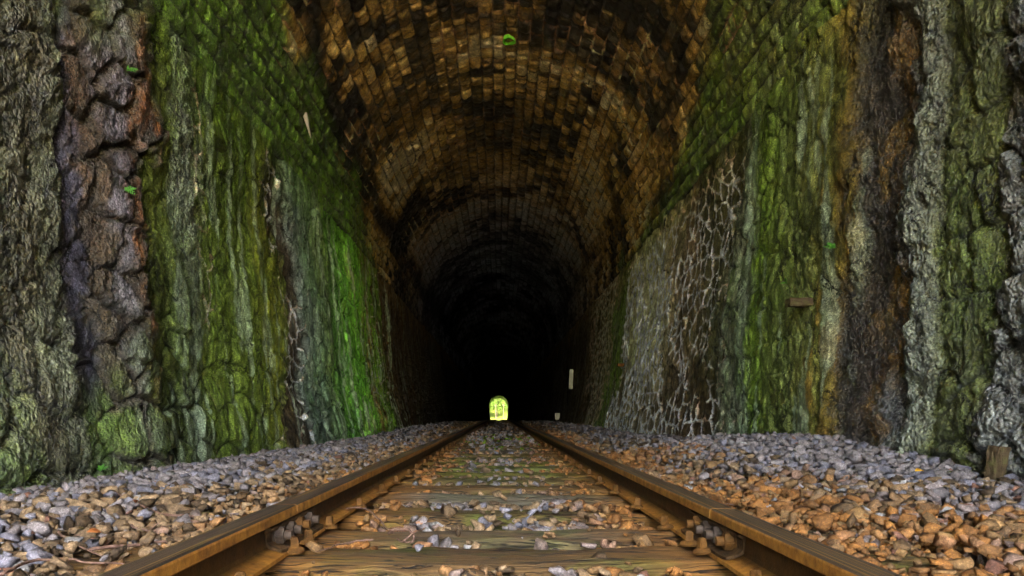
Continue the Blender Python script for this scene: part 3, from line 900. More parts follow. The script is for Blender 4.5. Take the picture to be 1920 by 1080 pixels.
for i, (sy, w, rot) in enumerate(SLEEPERS):
    small = i >= 15
    bm = sleeper_mesh(w, i if not small else 3, 60 if not small else 12, 10 if not small else 2)
    root = empty('sleeper', (0, sy, TIE_TOP + float(drop(sy))))
    root.rotation_euler = (0, 0, rot)
    beam = bm_obj('beam', bm, M['wood'], root, smooth=True)
    lab = sl_labels.get(i)
    if lab is None:
        lab = ('dull wooden sleeper with moss specks between green sleeper and grey gravel' if i < 15 else 'gravel-strewn wooden sleeper deep in the dim part of the tunnel')
    tag(root, lab, 'sleeper', 'wooden sleepers under the rails')
    if i < 15:
        for sx in (-1, 1):
            offs = [(-0.40 * w / 2 * 2 * 0.5, 1), (0.42 * w / 2, 1)] if i == 1 else [(random.uniform(-0.02, 0.03), 1)]
            for (oy, _) in offs:
                for side in (-1, 1):
                    xx = sx * (0.5325 + side * 0.068) + random.uniform(-0.003, 0.003)
                    sp = bm_obj('spike', spike_bm(i * 7 + side), M['rust'], root, (xx, oy + (0.02 if side > 0 else 0), 0.014), smooth=False)
                    sp.rotation_euler = (random.uniform(-0.12, 0.12), random.uniform(-0.12, 0.12), random.uniform(0, 3))

# ------------------------------------------------------------------ rails
RX = 0.5325
def rail_profile():
    # x from the rail centre, z from the head top; light rail 100 mm tall
    h = [(0.0325, -0.006), (0.031, -0.0022), (0.027, -0.0006), (0.015, 0.0), (-0.015, 0.0), (-0.027, -0.0006), (-0.031, -0.0022), (-0.0325, -0.006),
         (-0.0325, -0.023), (-0.029, -0.026), (-0.012, -0.030), (-0.0065, -0.037), (-0.006, -0.070), (-0.010, -0.079), (-0.030, -0.086), (-0.054, -0.090), (-0.055, -0.098),
         (0.055, -0.098), (0.054, -0.090), (0.030, -0.086), (0.010, -0.079), (0.006, -0.070), (0.0065, -0.037), (0.012, -0.030), (0.029, -0.026), (0.0325, -0.023)]
    return h

def rail(side, y0, y1, label):
    root = empty('rail', (side * RX, y0, 0))
    tag(root, label, 'rail')
    if y1 < 5: ys = np.arange(y0, y1, 0.05)
    else: ys = np.concatenate([np.arange(y0, 10, 0.1), np.arange(10, min(y1, 60), 0.5), np.arange(60, y1, 3.0)])
    ys = np.append(ys[ys < y1 - 1e-4], y1)
    pr = rail_profile(); n = len(pr)
    bm = bmesh.new(); rings = []
    for yv in ys:
        dz = float(drop(yv)); k = float(fbm(np.array([yv * 3.0]), np.array([side * 5.0]), 800, 3)[0])
        ring = []
        for j, (px_, pz_) in enumerate(pr):
            jx = 0.0006 * k if j in (7, 8, 0, 25) else 0
            if pz_ < -0.078:    # rust flakes and grime along the foot
                pz2 = pz_ + 0.0012 * k
            else: pz2 = pz_
            ring.append(bm.verts.new((px_ + jx, yv - y0, pz2 + dz)))
        rings.append(ring)
    for a, b in zip(rings, rings[1:]):
        for j in range(n): bm.faces.new((a[j], a[(j + 1) % n], b[(j + 1) % n], b[j]))
    bm.faces.new(rings[0]); bm.faces.new(rings[-1][::-1])
    bmesh.ops.recalc_face_normals(bm, faces=bm.faces)
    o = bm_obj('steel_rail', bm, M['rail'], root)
    return root

JR, JL = 1.895, 1.985
rr1 = rail(1, -1.4, JR - 0.003, 'short near length of the right rail, running out of the bottom corner')
rr2 = rail(1, JR + 0.003, EXIT + 30, 'right rusty rail leading from the bolted joint to the far portal')
rl1 = rail(-1, -1.4, JL - 0.003, 'short near length of the left rail, running out of the bottom corner')
rl2 = rail(-1, JL + 0.003, EXIT + 30, 'left rusty rail leading from the bolted joint to the far portal')

def hex_bm(r_, h_, bev=0.002):
    bm = bmesh.new()
    bmesh.ops.create_cone(bm, segments=6, radius1=r_, radius2=r_, depth=h_, cap_ends=True)
    bmesh.ops.bevel(bm, geom=list(bm.edges), offset=bev, segments=2, affect='EDGES')
    bmesh.ops.rotate(bm, verts=bm.verts, cent=(0, 0, 0), matrix=Matrix.Rotation(math.pi / 2, 3, 'Y'))
    return bm

def cyl_bm(r_, h_, seg=16, bev=0.0015):
    bm = bmesh.new()
    bmesh.ops.create_cone(bm, segments=seg, radius1=r_, radius2=r_, depth=h_, cap_ends=True)
    bmesh.ops.rotate(bm, verts=bm.verts, cent=(0, 0, 0), matrix=Matrix.Rotation(math.pi / 2, 3, 'Y'))
    return bm

def fishplate(root, side, jy, y0, y1, bolts):
    """angle bar bolted to the inner face of the web; x grows towards the track centre"""
    ox = side * RX
    s = -side
    # cross-section (inward offset from rail centre, z)
    sec = [(0.0075, -0.034), (0.020, -0.0305), (0.027, -0.034), (0.026, -0.041), (0.017, -0.046), (0.016, -0.066), (0.024, -0.076), (0.044, -0.083), (0.050, -0.084), (0.050, -0.0885), (0.030, -0.0835), (0.008, -0.076)]
    # keep the foot leg above the rail foot
    sec = [(0.0072, -0.033), (0.021, -0.0285), (0.028, -0.032), (0.0275, -0.040), (0.017, -0.046), (0.016, -0.066), (0.024, -0.074), (0.046, -0.081), (0.052, -0.082), (0.052, -0.0885), (0.032, -0.0845), (0.012, -0.0765)]
    ys = np.linspace(y0, y1, 26); n = len(sec); bm = bmesh.new(); rings = []
    for i, yv in enumerate(ys):
        e = min(i, len(ys) - 1 - i); k = {0: 0.0035, 1: 0.001}.get(e, 0.0)
        w = 0.0012 * float(fbm(np.array([yv * 20]), np.array([side * 3.0]), 820, 3)[0])
        rings.append([bm.verts.new((s * (a + (w if a > 0.012 else 0) - (k if a > 0.012 else 0)), yv - y0, z_ - (k * 0.5 if z_ > -0.04 else -k * 0.5))) for (a, z_) in sec])
    for a, b in zip(rings, rings[1:]):
        for j in range(n): bm.faces.new((a[j], a[(j + 1) % n], b[(j + 1) % n], b[j]))
    bm.faces.new(rings[0]); bm.faces.new(rings[-1][::-1])
    bmesh.ops.recalc_face_normals(bm, faces=bm.faces)
    rloc = root.location
    fp = bm_obj('fishplate', bm, M['plate'], root, (ox - rloc.x, y0 - rloc.y, 0))
    for k, by in enumerate(bolts):
        rot = random.uniform(0, 1)
        nut = hex_bm(0.0215, 0.020)
        bmesh.ops.rotate(nut, verts=nut.verts, cent=(0, 0, 0), matrix=Matrix.Rotation(rot, 3, 'X'))
        bmesh.ops.translate(nut, verts=nut.verts, vec=(s * 0.0300, 0, 0))
        sh = cyl_bm(0.0105, 0.040)
        bmesh.ops.translate(sh, verts=sh.verts, vec=(s * 0.036, 0, 0))
        tmp = bpy.data.meshes.new('t'); sh.to_mesh(tmp); sh.free(); nut.from_mesh(tmp); bpy.data.meshes.remove(tmp)
        wa = cyl_bm(0.021, 0.004)
        bmesh.ops.translate(wa, verts=wa.verts, vec=(s * 0.0175, 0, 0))
        tmp = bpy.data.meshes.new('t'); wa.to_mesh(tmp); wa.free(); nut.from_mesh(tmp); bpy.data.meshes.remove(tmp)
        b = bm_obj('bolt', nut, M['bolt'] if (k + (side < 0)) % 3 else M['rust'], fp, (0, by - y0, -0.055))
fishplate(rr2, 1, JR, 1.70, 2.12, (1.755, 1.845, 1.935, 2.03))
fishplate(rl2, -1, JL, 1.79, 2.21, (1.845, 1.935, 2.02, 2.12))

# ------------------------------------------------------------------ ballast stones
def proto(seed, ncut):
    """a block split by random flat breaks: sharp angular ballast"""
    r = random.Random(seed)
    bm = bmesh.new(); bmesh.ops.create_cube(bm, size=2)
    sx, sy, sz = 1.0, r.uniform(0.5, 0.95), r.uniform(0.32, 0.68)
    for _ in range(ncut):
        n = Vector((r.gauss(0, 1), r.gauss(0, 1), r.gauss(0, 1))).normalized()
        c = n * r.uniform(0.62, 1.05)
        res = bmesh.ops.bisect_plane(bm, geom=list(bm.verts) + list(bm.edges) + list(bm.faces), plane_co=c, plane_no=n, clear_outer=True)
        e = [g for g in res['geom_cut'] if isinstance(g, bmesh.types.BMEdge)]
        if len(e) > 2: bmesh.ops.contextual_create(bm, geom=e)
    for v in bm.verts:
        v.co = Vector((v.co.x * sx * 0.85, v.co.y * sy * 0.85, v.co.z * sz * 0.85))
        v.co += Vector((r.uniform(-1, 1), r.uniform(-1, 1), r.uniform(-1, 1))) * 0.03
    bmesh.ops.remove_doubles(bm, verts=bm.verts, dist=0.02)
    bmesh.ops.triangulate(bm, faces=bm.faces)
    bmesh.ops.recalc_face_normals(bm, faces=bm.faces)
    bm.verts.ensure_lookup_table(); bm.verts.index_update()
    V = np.array([v.co[:] for v in bm.verts]); F = np.array([[v.index for v in f.verts] for f in bm.faces])
    bm.free()
    return V, F
HI = [proto(i, 11) for i in range(48)]
MD = [proto(100 + i, 7) for i in range(32)]
LO = [proto(200 + i, 3) for i in range(16)]

def scatter():
    cell = 0.01
    x0, x1, y0, y1 = -2.16, 2.16, 0.85, 30.0
    nx, ny = int((x1 - x0) / cell), int((y1 - y0) / cell)
    gx, gy = np.meshgrid(x0 + (np.arange(nx) + 0.5) * cell, y0 + (np.arange(ny) + 0.5) * cell, indexing='ij')
    H = track_level(gx, gy) - 0.035
    # sleepers raise the floor
    tie = np.zeros_like(H, bool)
    for (sy, w, rot) in SLEEPERS:
        if sy - 0.3 > y1: continue
        m = (np.abs(gy - sy - rot * gx) < w / 2) & (np.abs(gx) < 1.02)
        H[m] = np.maximum(H[m], TIE_TOP); tie |= m
    railm = np.abs(np.abs(gx) - RX) < 0.075
    out = []
    def want(x, y):
        """chance of keeping a stone here"""
        i = int((x - x0) / cell); j = int((y - y0) / cell)
        if i < 0 or j < 0 or i >= nx or j >= ny: return 0, 0
        ax = abs(x)
        if abs(ax - RX) < 0.085: return 0, 0
        if tie[i, j]:
            if ax < RX:
                n = float(fb2[int(y * 8) % 400, int((x + 3) * 8) % 100])
                if y < 2.05 and y > 1.74: return 0.006, 1
                if y < 2.4: return 0.02 + 0.03 * (n > 0.25), 1
                if 4.3 < y < 8.6: return 0.05 + 0.08 * (n > 0.3), 1
                if y > 8.6: return (0.5 if y < 15 else 0.2), 1
                return 0.04 + 0.07 * (n > 0.2), 1
            lim = 0.74 + 0.08 * math.sin(y * 3.1)
            if ax < lim: return 0.25, 1
            return (0.9 if y > 2.2 else 0.6), 1
        return 1.0, 0
    gyx, gyy = np.meshgrid(np.arange(400) / 2.0, np.arange(100) / 2.0, indexing='ij')
    fb2 = fbm(gyx, gyy, 930, 2)
    todo = []
    def fill(ya, yb, dens, rlo, rhi):
        n = int((x1 - x0) * (yb - ya) * dens)
        for _ in range(n):
            todo.append((random.uniform(x0 + 0.03, x1 - 0.03), random.uniform(ya, yb), random.uniform(rlo, rhi) if random.random() < 0.8 else random.uniform(rhi, rhi * 1.25)))
    fill(0.9, 3.0, 1800, 0.009, 0.027)
    fill(3.0, 6.0, 1250, 0.012, 0.028)
    fill(6.0, 11.0, 560, 0.019, 0.032)
    fill(11.0, 19.0, 260, 0.026, 0.040)
    fill(19.0, 30.0, 110, 0.032, 0.046)
    random.shuffle(todo)
    for (x, y, r) in todo:
        p, on = want(x, y)
        if random.random() > p: continue
        if on and y < 8: r = r * random.choice((0.35, 0.5, 0.7, 0.85))
        elif abs(x) < RX - 0.06: r *= 0.80
        # keep clear of the rail
        ax = abs(x)
        if abs(ax - RX) < 0.062 + r * 0.75: continue
        if y > 6 and abs(x) < 0.5 and r > 0.03: r = 0.03
        k = r * 0.65
        i0 = max(0, int((x - k - x0) / cell)); i1 = min(nx, int((x + k - x0) / cell) + 1)
        j0 = max(0, int((y - k - y0) / cell)); j1 = min(ny, int((y + k - y0) / cell) + 1)
        if i1 <= i0 or j1 <= j0: continue
        sub_ = H[i0:i1, j0:j1]
        g = 0.4 * sub_.max() + 0.6 * sub_.mean()
        tl = float(LV(x, y))
        zc = g + r * 0.42
        cap = tl + 0.012 if not on else 1e9
        if zc > cap + 0.018: continue
        out.append((x, y, zc, r, on))
        top = zc + r * 0.45
        np.maximum(sub_, top, out=sub_)
    return out

_lx = np.linspace(-2.2, 2.2, 221); _ly = np.linspace(0.8, 30.2, 590)
_LX, _LY = np.meshgrid(_lx, _ly, indexing='ij'); _LV = track_level(_LX, _LY)
def LV(x, y):
    return _LV[int((x + 2.2) / 0.02), int((y - 0.8) / 0.05)]

stones = scatter()
print('stones', len(stones))

def stone_colour(x, y, rnd):
    ax = abs(x)
    orange = srgb(146, 97, 45); tan = srgb(140, 114, 82); grey = srgb(136, 125, 120); blue = srgb(124, 119, 124); dark = srgb(80, 62, 40)
    n = CN(x, y)                     # rust and dust lie in drifts, not stone by stone
    a = rnd.random() * 0.6 + 0.4 * n; b = rnd.random()
    if x > 0.6:
        w_or = max(0, 1.15 - (ax - 0.6) / (1.2 if y < 3.6 else 0.75 if y < 6 else 0.4))
    elif x < -0.6:
        w_or = max(0, 1 - (ax - 0.6) / 0.5) * 0.8
    else:
        w_or = 0.2 + 0.8 * max(0, (ax - 0.15) / 0.25)
        if y > 7.5: w_or *= 0.6
    k = min(1.0, max(0.0, (w_or - a) * 2.2 + 0.35))
    wg = min(1, max(0.2, (ax - 0.75) / 0.7)) if ax > 0.6 else 0.45 + 0.25 * (y > 7)
    if y < 3.2 and ax > 0.6: wg *= 0.6
    base = (grey if b < 0.72 else blue) if rnd.random() < wg else (tan if b < 0.7 else dark)
    c = base * (1 - k) + (orange if b < 0.75 else tan * np.array([1.0, 0.85, 0.6])) * k
    if rnd.random() < 0.012: c = srgb(150, 144, 138)
    if rnd.random() < 0.010: c = srgb(130, 90, 70)
    if 7.2 < y < 12 and ax < 0.45 and rnd.random() < 0.18: c = srgb(100, 118, 20)
    v = 0.5 + 0.6 * rnd.random()
    return np.clip(c * v * 0.85, 0, 0.6)

_cn = np.clip(0.5 + 0.55 * fbm(*np.meshgrid(np.arange(0, 90) / 9.0, np.arange(0, 620) / 9.0, indexing='ij'), 935, 3), 0, 1)
def CN(x, y):
    return _cn[int((x + 2.2) * 18) % 90, int(y * 18) % 620]

def euler_m(a, b, c):
    return np.array((Matrix.Rotation(a, 3, 'Z') @ Matrix.Rotation(b, 3, 'X') @ Matrix.Rotation(c, 3, 'Y')))

def rank(st):
    x, y, z, r, on = st
    pxx = 935 + FPX * x / y; pyy = 777 + FPX * (CAMZ - z) / y
    if not (5 < pxx < 1915 and pyy < 1072): return -1
    return r / y + (0.002 if z > LV(x, y) - 0.005 or on else -0.01)
order = sorted(range(len(stones)), key=lambda i: -rank(stones[i]))
big = set(order[:300])
rnd = random.Random(5)
VV, FF, CC, off = [], [], [], 0
for i, (x, y, z, r, on) in enumerate(stones):
    lib = HI if i in big else (MD if y < 5 else (MD if y < 6.5 else LO))
    V, F = lib[rnd.randrange(len(lib))]
    m = euler_m(rnd.uniform(0, 6.28), rnd.gauss(0, 0.38), rnd.gauss(0, 0.38))
    V2 = (V * r * rnd.uniform(0.95, 1.2)) @ m.T
    c = stone_colour(x, y, rnd)
    z = z + float(drop(y))
    if i in big:
        me = mesh_from('stone', V2, F, M['stone'], np.tile(c, (len(V2), 1)))
        link('stone', me, bed, (x, y, z))
    else:
        VV.append(V2 + np.array((x, y, z))); FF.append(F + off); off += len(V2)
        CC.append(np.tile(c, (len(V2), 1)))
me = mesh_from('gravel', np.concatenate(VV), np.concatenate(FF), M['stone'], np.concatenate(CC))
gv = link('gravel', me, bed); gv['kind'] = 'stuff'

# ------------------------------------------------------------------ things in the tunnel
def box(name, size, mat, parent=None, loc=(0, 0, 0), bev=0.004, rot=None):
    bm = bmesh.new(); bmesh.ops.create_cube(bm, size=1)
    bmesh.ops.scale(bm, verts=bm.verts, vec=size)
    if bev: bmesh.ops.bevel(bm, geom=list(bm.edges), offset=bev, segments=2, affect='EDGES')
    o = bm_obj(name, bm, mat, parent, loc)
    if rot: o.rotation_euler = rot
    return o

# white board on the right wall
t = empty('wall_board', (1.93, 21.3, 1.16)); tag(t, 'tall narrow cream board on the dark right wall', 'board')
box('board_plate', (0.105, 0.02, 0.52), M['board'], t, rot=(0, math.radians(2.5), 0))
box('bracket', (0.22, 0.03, 0.04), M['plate'], t, (0.15, 0.03, 0.05))
# small square marker on the ballast
t = empty('track_marker', (1.86, 25.0, float(LV(1.86, 25.0)) - 0.03)); tag(t, 'small square white marker on a stub post by the right wall', 'marker')
box('plate', (0.20, 0.02, 0.20), M['board'], t, (0, 0, 0.24))
box('post', (0.05, 0.04, 0.18), M['rock'], t, (0, 0.035, 0.09))
t = empty('wall_board', (-2.09, 48.0, 1.15)); tag(t, 'tiny pale upright board on the dark left wall deep inside', 'board')
box('board_plate', (0.08, 0.02, 0.42), M['board'], t)
box('bracket', (0.14, 0.03, 0.04), M['plate'], t, (-0.10, 0.03, 0.0))

# protruding ledge stone on the right wall
def rough_block(name, size, mat, loc, seed, parent=None):
    bm = bmesh.new(); bmesh.ops.create_cube(bm, size=1)
    bmesh.ops.subdivide_edges(bm, edges=bm.edges, cuts=4, use_grid_fill=True)
    bmesh.ops.scale(bm, verts=bm.verts, vec=size)
    r = random.Random(seed)
    for v in bm.verts:
        k = 0.07 * min(size)
        v.co += Vector((r.uniform(-k, k), r.uniform(-k, k), r.uniform(-k, k)))
    n = len(bm.verts)
    me = bpy.data.meshes.new(name); bm.to_mesh(me); bm.free(); me.materials.append(mat)
    return link(name, me, parent, loc)
o = rough_block('ledge_stone', (0.26, 0.10, 0.055), M['ledge'], (2.10, 5.45, 0.985), 4)
tag(o, 'short mossy ledge block sticking out of the right wall above the gravel', 'ledge')
o = rough_block('iron_stub', (0.16, 0.06, 0.05), M['rust'], (1.99, 12.9, 1.02), 8)
tag(o, 'small rusty iron stub on the green streak of the right wall', 'bracket')
o = rough_block('wooden_stake', (0.055, 0.05, 0.17), M['ledge'], (1.99, 3.20, 0.01), 12)
tag(o, 'stubby grey wooden stake standing in gravel at the right edge', 'stake')
o.rotation_euler = (0.05, 0.12, 0.3)

# green ring sprayed on the crown
def ring_mark(cx_ang, y, rx_, ry_, w):
    bm = bmesh.new(); n = 40; a = []; b = []
    for k in range(n):
        t_ = 2 * math.pi * k / n
        wob = 1 + 0.08 * math.sin(3 * t_ + 1) + 0.04 * math.sin(7 * t_)
        for lst, rr in ((a, 1.0), (b, 1.0 - w * (0.8 + 0.5 * math.sin(2 * t_)))):
            ang = cx_ang + rx_ * wob * rr * math.cos(t_) / R
            yy = y + ry_ * wob * rr * math.sin(t_)
            lst.append(bm.verts.new((R_MARK * math.sin(ang), yy, HS + R_MARK * math.cos(ang))))
    for k in range(n):
        bm.faces.new((a[k], a[(k + 1) % n], b[(k + 1) % n], b[k]))
    g = bmesh.ops.extrude_face_region(bm, geom=list(bm.faces))
    for v in g['geom']:
        if isinstance(v, bmesh.types.BMVert): v.co.z += 0.05
    bmesh.ops.recalc_face_normals(bm, faces=bm.faces)
    return bm
R_MARK = 2.135
o = bm_obj('painted_ring', ring_mark(0.066, 11.05, 0.09, 0.11, 0.26), M['paint'])
tag(o, 'small bright green ring sprayed on the vault crown', 'paint mark')

# lime drip on the left springing
bm = bmesh.new()
bmesh.ops.create_cone(bm, segments=10, radius1=0.004, radius2=0.03, depth=0.28, cap_ends=True)
o = bm_obj('lime_drip', bm, M['drip'], None, (-2.10, 8.8, 3.40), smooth=True)
o.rotation_euler = (0, math.radians(-14), 0)
tag(o, 'pale lime drip hanging from the mossy left springing', 'stalactite')

# ferns
def fern(loc, n, size, up, label, seed):
    r = random.Random(seed)
    root = empty('fern', loc); tag(root, label, 'fern')
    for k in range(n):
        ang = r.uniform(0, 2 * math.pi); ln = size * r.uniform(0.6, 1.1)
        bm = bmesh.new()
        d = Vector((up[0] + 0.8 * math.cos(ang) * 0.5, up[1] + 0.9 * math.sin(ang), up[2] + r.uniform(-0.3, 0.9))).normalized()
        side = d.cross(Vector((0.3, -1, 0.2))).normalized()
        prev = None
        m = 7
        for j in range(m):
            f = j / (m - 1); c = d * ln * f + Vector((0, 0, -0.35 * ln * f * f))
            wv = ln * 0.26 * (math.sin(math.pi * (0.15 + 0.85 * f)) + 0.05) * 0.5
            # leaflets on both sides
            for sg in (-1, 1):
                tip = c + side * wv * sg + d * ln * 0.06
                v1 = bm.verts.new(c - d * ln * 0.03); v2 = bm.verts.new(c + d * ln * 0.05); v3 = bm.verts.new(tip); v4 = bm.verts.new(c + side * wv * sg * 0.5 - d * ln * 0.035)
                bm.faces.new((v1, v4, v3, v2))
        g = bmesh.ops.extrude_face_region(bm, geom=list(bm.faces))
        for v in g['geom']:
            if isinstance(v, bmesh.types.BMVert): v.co += side.cross(d) * 0.001
        bm_obj('frond', bm, M['fern'], root)
    return root
def wall_pt(side, px, py, out=0.0):
    """point on the side wall seen at a picture position"""
    d = 3300.0 / abs(px - 935)
    for _ in range(6):
        z = CAMZ + (777 - py) * d / FPX
        w = float(wall_x(np.array(z), d)) - 0.06
        d = FPX * w / abs(px - 935)
    return (side * (w - out), d, z)
fern(wall_pt(-1, 232, 132, 0.02), 7, 0.07, (0.8, -0.2, 0.2), 'upper small bright green fern sprig on the left stones', 1)
fern(wall_pt(-1, 228, 358, 0.02), 8, 0.075, (0.8, -0.2, 0.2), 'lower small bright green fern sprig on the left stones', 2)
fern(wall_pt(1, 1566, 464, 0.0), 7, 0.08, (-0.8, -0.2, 0.3), 'tiny green fern in the dark wet hollow of the right wall', 3)
fern(wall_pt(1, 1480, 531, 0.02), 5, 0.07, (-0.8, -0.2, 0.3), 'tiny green fern on the mossy right wall beside the ledge block', 4)
fern((-2.0, 4.02, -0.06), 9, 0.055, (0.3, -0.2, 0.8), 'small green weed at the foot of the left wall near yellow leaf', 5)
fern((1.95, 4.12, -0.01), 7, 0.07, (-0.3, -0.2, 0.8), 'small brownish green weed under the hollow of the right wall', 6)

# twigs
def twig(pts, rad, label, seed, forks=1):
    r = random.Random(seed)
    bm = bmesh.new()
    def tube(ps, r0, r1):
        prev = None; n = len(ps); seg = 5
        for i, p in enumerate(ps):
            a = ps[max(0, i - 1)]; b = ps[min(n - 1, i + 1)]
            d = (b - a).normalized(); u = d.cross(Vector((0, 0, 1)))
            u = u.normalized() if u.length > 1e-3 else Vector((1, 0, 0))
            w = d.cross(u); rr = r0 + (r1 - r0) * i / (n - 1)
            ring = [bm.verts.new(p + (u * math.cos(2 * math.pi * k / seg) + w * math.sin(2 * math.pi * k / seg)) * rr) for k in range(seg)]
            if prev:
                for k in range(seg): bm.faces.new((prev[k], prev[(k + 1) % seg], ring[(k + 1) % seg], ring[k]))
            else: bm.faces.new(ring[::-1])
            prev = ring
        bm.faces.new(prev)
    P = [Vector(p) for p in pts]
    fine = []
    for i in range(len(P) - 1):
        p0 = P[max(0, i - 1)]; p1 = P[i]; p2 = P[i + 1]; p3 = P[min(len(P) - 1, i + 2)]
        for k in range(5):
            t_ = k / 5.0
            q = 0.5 * ((2 * p1) + (p2 - p0) * t_ + (2 * p0 - 5 * p1 + 4 * p2 - p3) * t_ ** 2 + (3 * p1 - p0 - 3 * p2 + p3) * t_ ** 3)
            fine.append(q + Vector((r.uniform(-1, 1), r.uniform(-1, 1), r.uniform(-1, 1))) * 0.002)
    fine.append(P[-1])
    tube(fine, rad, rad * 0.4)
    for _ in range(forks):
        i = r.randrange(len(fine) // 3, len(fine) - 2)
        d = (fine[i + 1] - fine[i]).normalized()
        d = (d + Vector((r.uniform(-0.8, 0.8), r.uniform(-0.8, 0.8), r.uniform(0, 0.35)))).normalized()
        ln = r.uniform(0.04, 0.10)
        tube([fine[i], fine[i] + d * ln * 0.5 + Vector((0, 0, 0.004)), fine[i] + d * ln], rad * 0.6, rad * 0.25)
    c = sum((p for p in fine), Vector()) / len(fine)
    bmesh.ops.translate(bm, verts=bm.verts, vec=-c)
    o = bm_obj('twig', bm, M['twig'], None, c, smooth=True)
    tag(o, label, 'twig', 'dry twigs on the ballast')

def gp(px, py, lv=0.0):
    """point just above the stones at a picture position"""
    z = -0.09
    for _ in range(4):
        d = FPX * (CAMZ - z) / (py - 777.0)
        x = (px - 935.0) * d / FPX
        base = TIE_TOP + 0.01 if abs(x) < 0.48 else float(LV(min(2.1, max(-2.1, x)), min(29, max(0.9, d)))) + 0.034
        z = base + lv
    return (x, d, z)
TW = [([gp(190, 912), gp(300, 958), gp(360, 968), gp(395, 1010)], 0.0045, 'forked twig slanting down the left ballast towards the rail'),
      ([gp(168, 1030), gp(248, 1020), gp(310, 1016), gp(392, 1018)], 0.005, 'long pale twig lying level beside the left rail'),
      ([gp(4, 1076), gp(60, 1050), gp(120, 1046), gp(170, 1056), gp(240, 1062)], 0.004, 'long curved twig in the bottom left corner'),
      ([gp(104, 994), gp(140, 1020), gp(190, 1046)], 0.0038, 'thin twig crossing the corner stones on the left'),
      ([gp(246, 985), gp(290, 998), gp(330, 990)], 0.0035, 'short thin twig under the forked one'),
      ([gp(345, 968), gp(372, 984), gp(396, 992)], 0.0040, 'short reddish twig touching the left rail stones'),
      ([gp(728, 1000, 0.015), gp(742, 993, 0.03), gp(762, 992, 0.03), gp(776, 1003, 0.02), gp(772, 1015, 0.01), gp(758, 1016, 0.01), gp(744, 1010, 0.01)], 0.0045, 'curled hooked twig on the second sleeper'),
      ([gp(632, 955, 0.01), gp(680, 953, 0.02), gp(704, 967, 0.02), gp(722, 988, 0.02), gp(740, 1000, 0.01)], 0.0035, 'thin arching twig reaching from the left rail to the curled one'),
      ([gp(700, 1012, 0.0), gp(660, 1016, 0.0), gp(620, 1026, 0.005), gp(592, 1034, 0.01)], 0.0032, 'straight thin twig on the broad nearest sleeper by its left spikes'),
      ([gp(1334, 948, 0.06), gp(1356, 946, 0.07), gp(1376, 946, 0.06)], 0.003, 'tiny twig lying across the right rail head')]
for k, (pts, rad, lab) in enumerate(TW): twig(pts, rad, lab, 40 + k, 1 if k < 7 else 0)

# dead leaves
def leaf(loc, size, mat, label, rot, group='fallen leaves on the ballast'):
    bm = bmesh.new(); n = 8; top = []; bot = []; mid = []
    for i in range(n + 1):
        f = i / n; w = size * 0.24 * math.sin(math.pi * min(1, f * 1.02)) ** 0.8
        z = 0.12 * size * math.sin(f * 2.6)
        mid.append(bm.verts.new((size * (f - 0.5), 0, z)))
        top.append(bm.verts.new((size * (f - 0.5), w + 1e-4, z + 0.3 * w))); bot.append(bm.verts.new((size * (f - 0.5), -w - 1e-4, z + 0.35 * w)))
    for i in range(n):
        bm.faces.new((mid[i], mid[i + 1], top[i + 1], top[i])); bm.faces.new((bot[i], bot[i + 1], mid[i + 1], mid[i]))
    g = bmesh.ops.extrude_face_region(bm, geom=list(bm.faces))
    for v in g['geom']:
        if isinstance(v, bmesh.types.BMVert): v.co.z += 0.0012
    bmesh.ops.recalc_face_normals(bm, faces=bm.faces)
    o = bm_obj('leaf', bm, mat, None, loc, smooth=True); o.rotation_euler = rot
    tag(o, label, 'leaf', group)
def lp(px, py, up=0.025): 
    p = gp(px, py); return (p[0], p[1], p[2] + up)
leaf(lp(127, 898), 0.075, M['leaf_yellow'], 'bright yellow leaf on gravel by the left wall', (0.3, 0.1, -0.2))
leaf(lp(176, 1018), 0.035, M['leaf_brown'], 'small red-brown leaf among the left stones beside pale twig', (0.5, 0.2, 0.9))
leaf(lp(252, 955), 0.035, M['leaf_brown'], 'orange-brown leaf scrap below the forked twig', (0.3, 0.4, 1.9))
leaf(lp(1723, 852), 0.05, M['leaf_yellow'], 'yellow leaf on the grey gravel by the right wall', (0.4, 0.1, 0.5))
leaf(lp(1364, 1062, 0.0), 0.06, M['leaf_brown'], 'curled brown leaf stuck upright beside the right rail foot', (0.3, 1.2, 1.2))

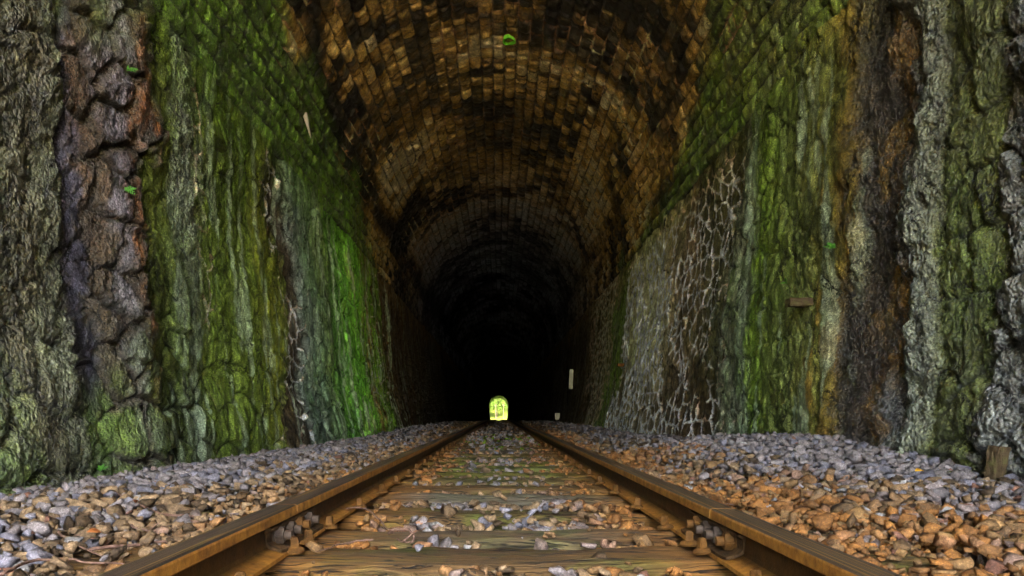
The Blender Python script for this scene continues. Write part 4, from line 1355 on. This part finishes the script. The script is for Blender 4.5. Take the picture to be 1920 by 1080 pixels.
# ------------------------------------------------------------------ daylight beyond the far portal
def tree(loc, height, spread, label, seed, nleaf=1500):
    r = random.Random(seed); rg = np.random.default_rng(seed)
    root = empty('tree', loc); tag(root, label, 'tree', 'trees beyond the far portal')
    bm = bmesh.new()
    def limb(p0, p1, r0, r1):
        d = (p1 - p0).normalized(); u = d.orthogonal().normalized(); w = d.cross(u); seg = 7
        a = [bm.verts.new(p0 + (u * math.cos(6.283 * k / seg) + w * math.sin(6.283 * k / seg)) * r0) for k in range(seg)]
        b = [bm.verts.new(p1 + (u * math.cos(6.283 * k / seg) + w * math.sin(6.283 * k / seg)) * r1) for k in range(seg)]
        for k in range(seg): bm.faces.new((a[k], a[(k + 1) % seg], b[(k + 1) % seg], b[k]))
    top = Vector((r.uniform(-0.4, 0.4), 0, height * 0.62))
    limb(Vector((0, 0, -0.3)), top, 0.16, 0.09)
    tips = []
    for k in range(9):
        s0 = top * r.uniform(0.4, 1.0); a = r.uniform(0, 6.283)
        tip = Vector((math.cos(a) * spread * r.uniform(0.4, 1), math.sin(a) * spread * r.uniform(0.4, 1), height * r.uniform(0.5, 1.0)))
        limb(s0, tip, 0.06, 0.02); tips.append(np.array(tip))
    bm_obj('trunk', bm, M['bark'], root, smooth=True)
    tips = np.array(tips)
    c = tips[rg.integers(0, len(tips), nleaf)] + rg.normal(0, 1, (nleaf, 3)) * spread * 0.27
    a = rg.normal(0, 1, (nleaf, 3)); a /= np.linalg.norm(a, axis=1, keepdims=True)
    b = np.cross(a, rg.normal(0, 1, (nleaf, 3))); b /= np.linalg.norm(b, axis=1, keepdims=True)
    sz = rg.uniform(0.10, 0.24, (nleaf, 1))
    V = np.stack([c - a * sz, c - b * sz * 0.5, c + a * sz, c + b * sz * 0.5], 1).reshape(-1, 3)
    F = np.arange(nleaf * 4).reshape(-1, 4)
    link('crown', mesh_from('crown', V, F, M['leaves']), root)
for k, (x, y, h, sp, lab) in enumerate([(-3.6, 206, 6.0, 1.8, 'leafy tree left of the line beyond the far portal'), (3.7, 205, 6.0, 1.8, 'leafy tree right of the line beyond the far portal'),
                          (-0.6, 214, 8.0, 2.6, 'tall tree in the middle of the view beyond the far portal'), (3.4, 216, 8.0, 2.6, 'tall tree right of middle beyond the far portal'), (-4.4, 213, 8.0, 2.5, 'broad tree at the left behind the far portal'),
                          (1.2, 219, 10, 3.0, 'most distant tall tree beyond the far portal')]):
    tree((x, y, -0.4 + float(drop(y))), h, sp, lab, 300 + k, 3000)
for k, (x, lab) in enumerate(((-0.75, 'thin dark pole left of the line beyond the far portal'), (1.2, 'thin dark pole right of the line beyond the far portal'))):
    bm = bmesh.new(); bmesh.ops.create_cone(bm, segments=10, radius1=0.07, radius2=0.05, depth=4.4, cap_ends=True)
    bmesh.ops.translate(bm, verts=bm.verts, vec=(0, 0, 2.2))
    g = bmesh.ops.create_cube(bm, size=1)['verts']; bmesh.ops.scale(bm, verts=g, vec=(0.7, 0.08, 0.08)); bmesh.ops.translate(bm, verts=g, vec=(0, 0, 4.0))
    o = bm_obj('line_pole', bm, M['bark'], None, (x, 201, -1.5)); tag(o, lab, 'pole')
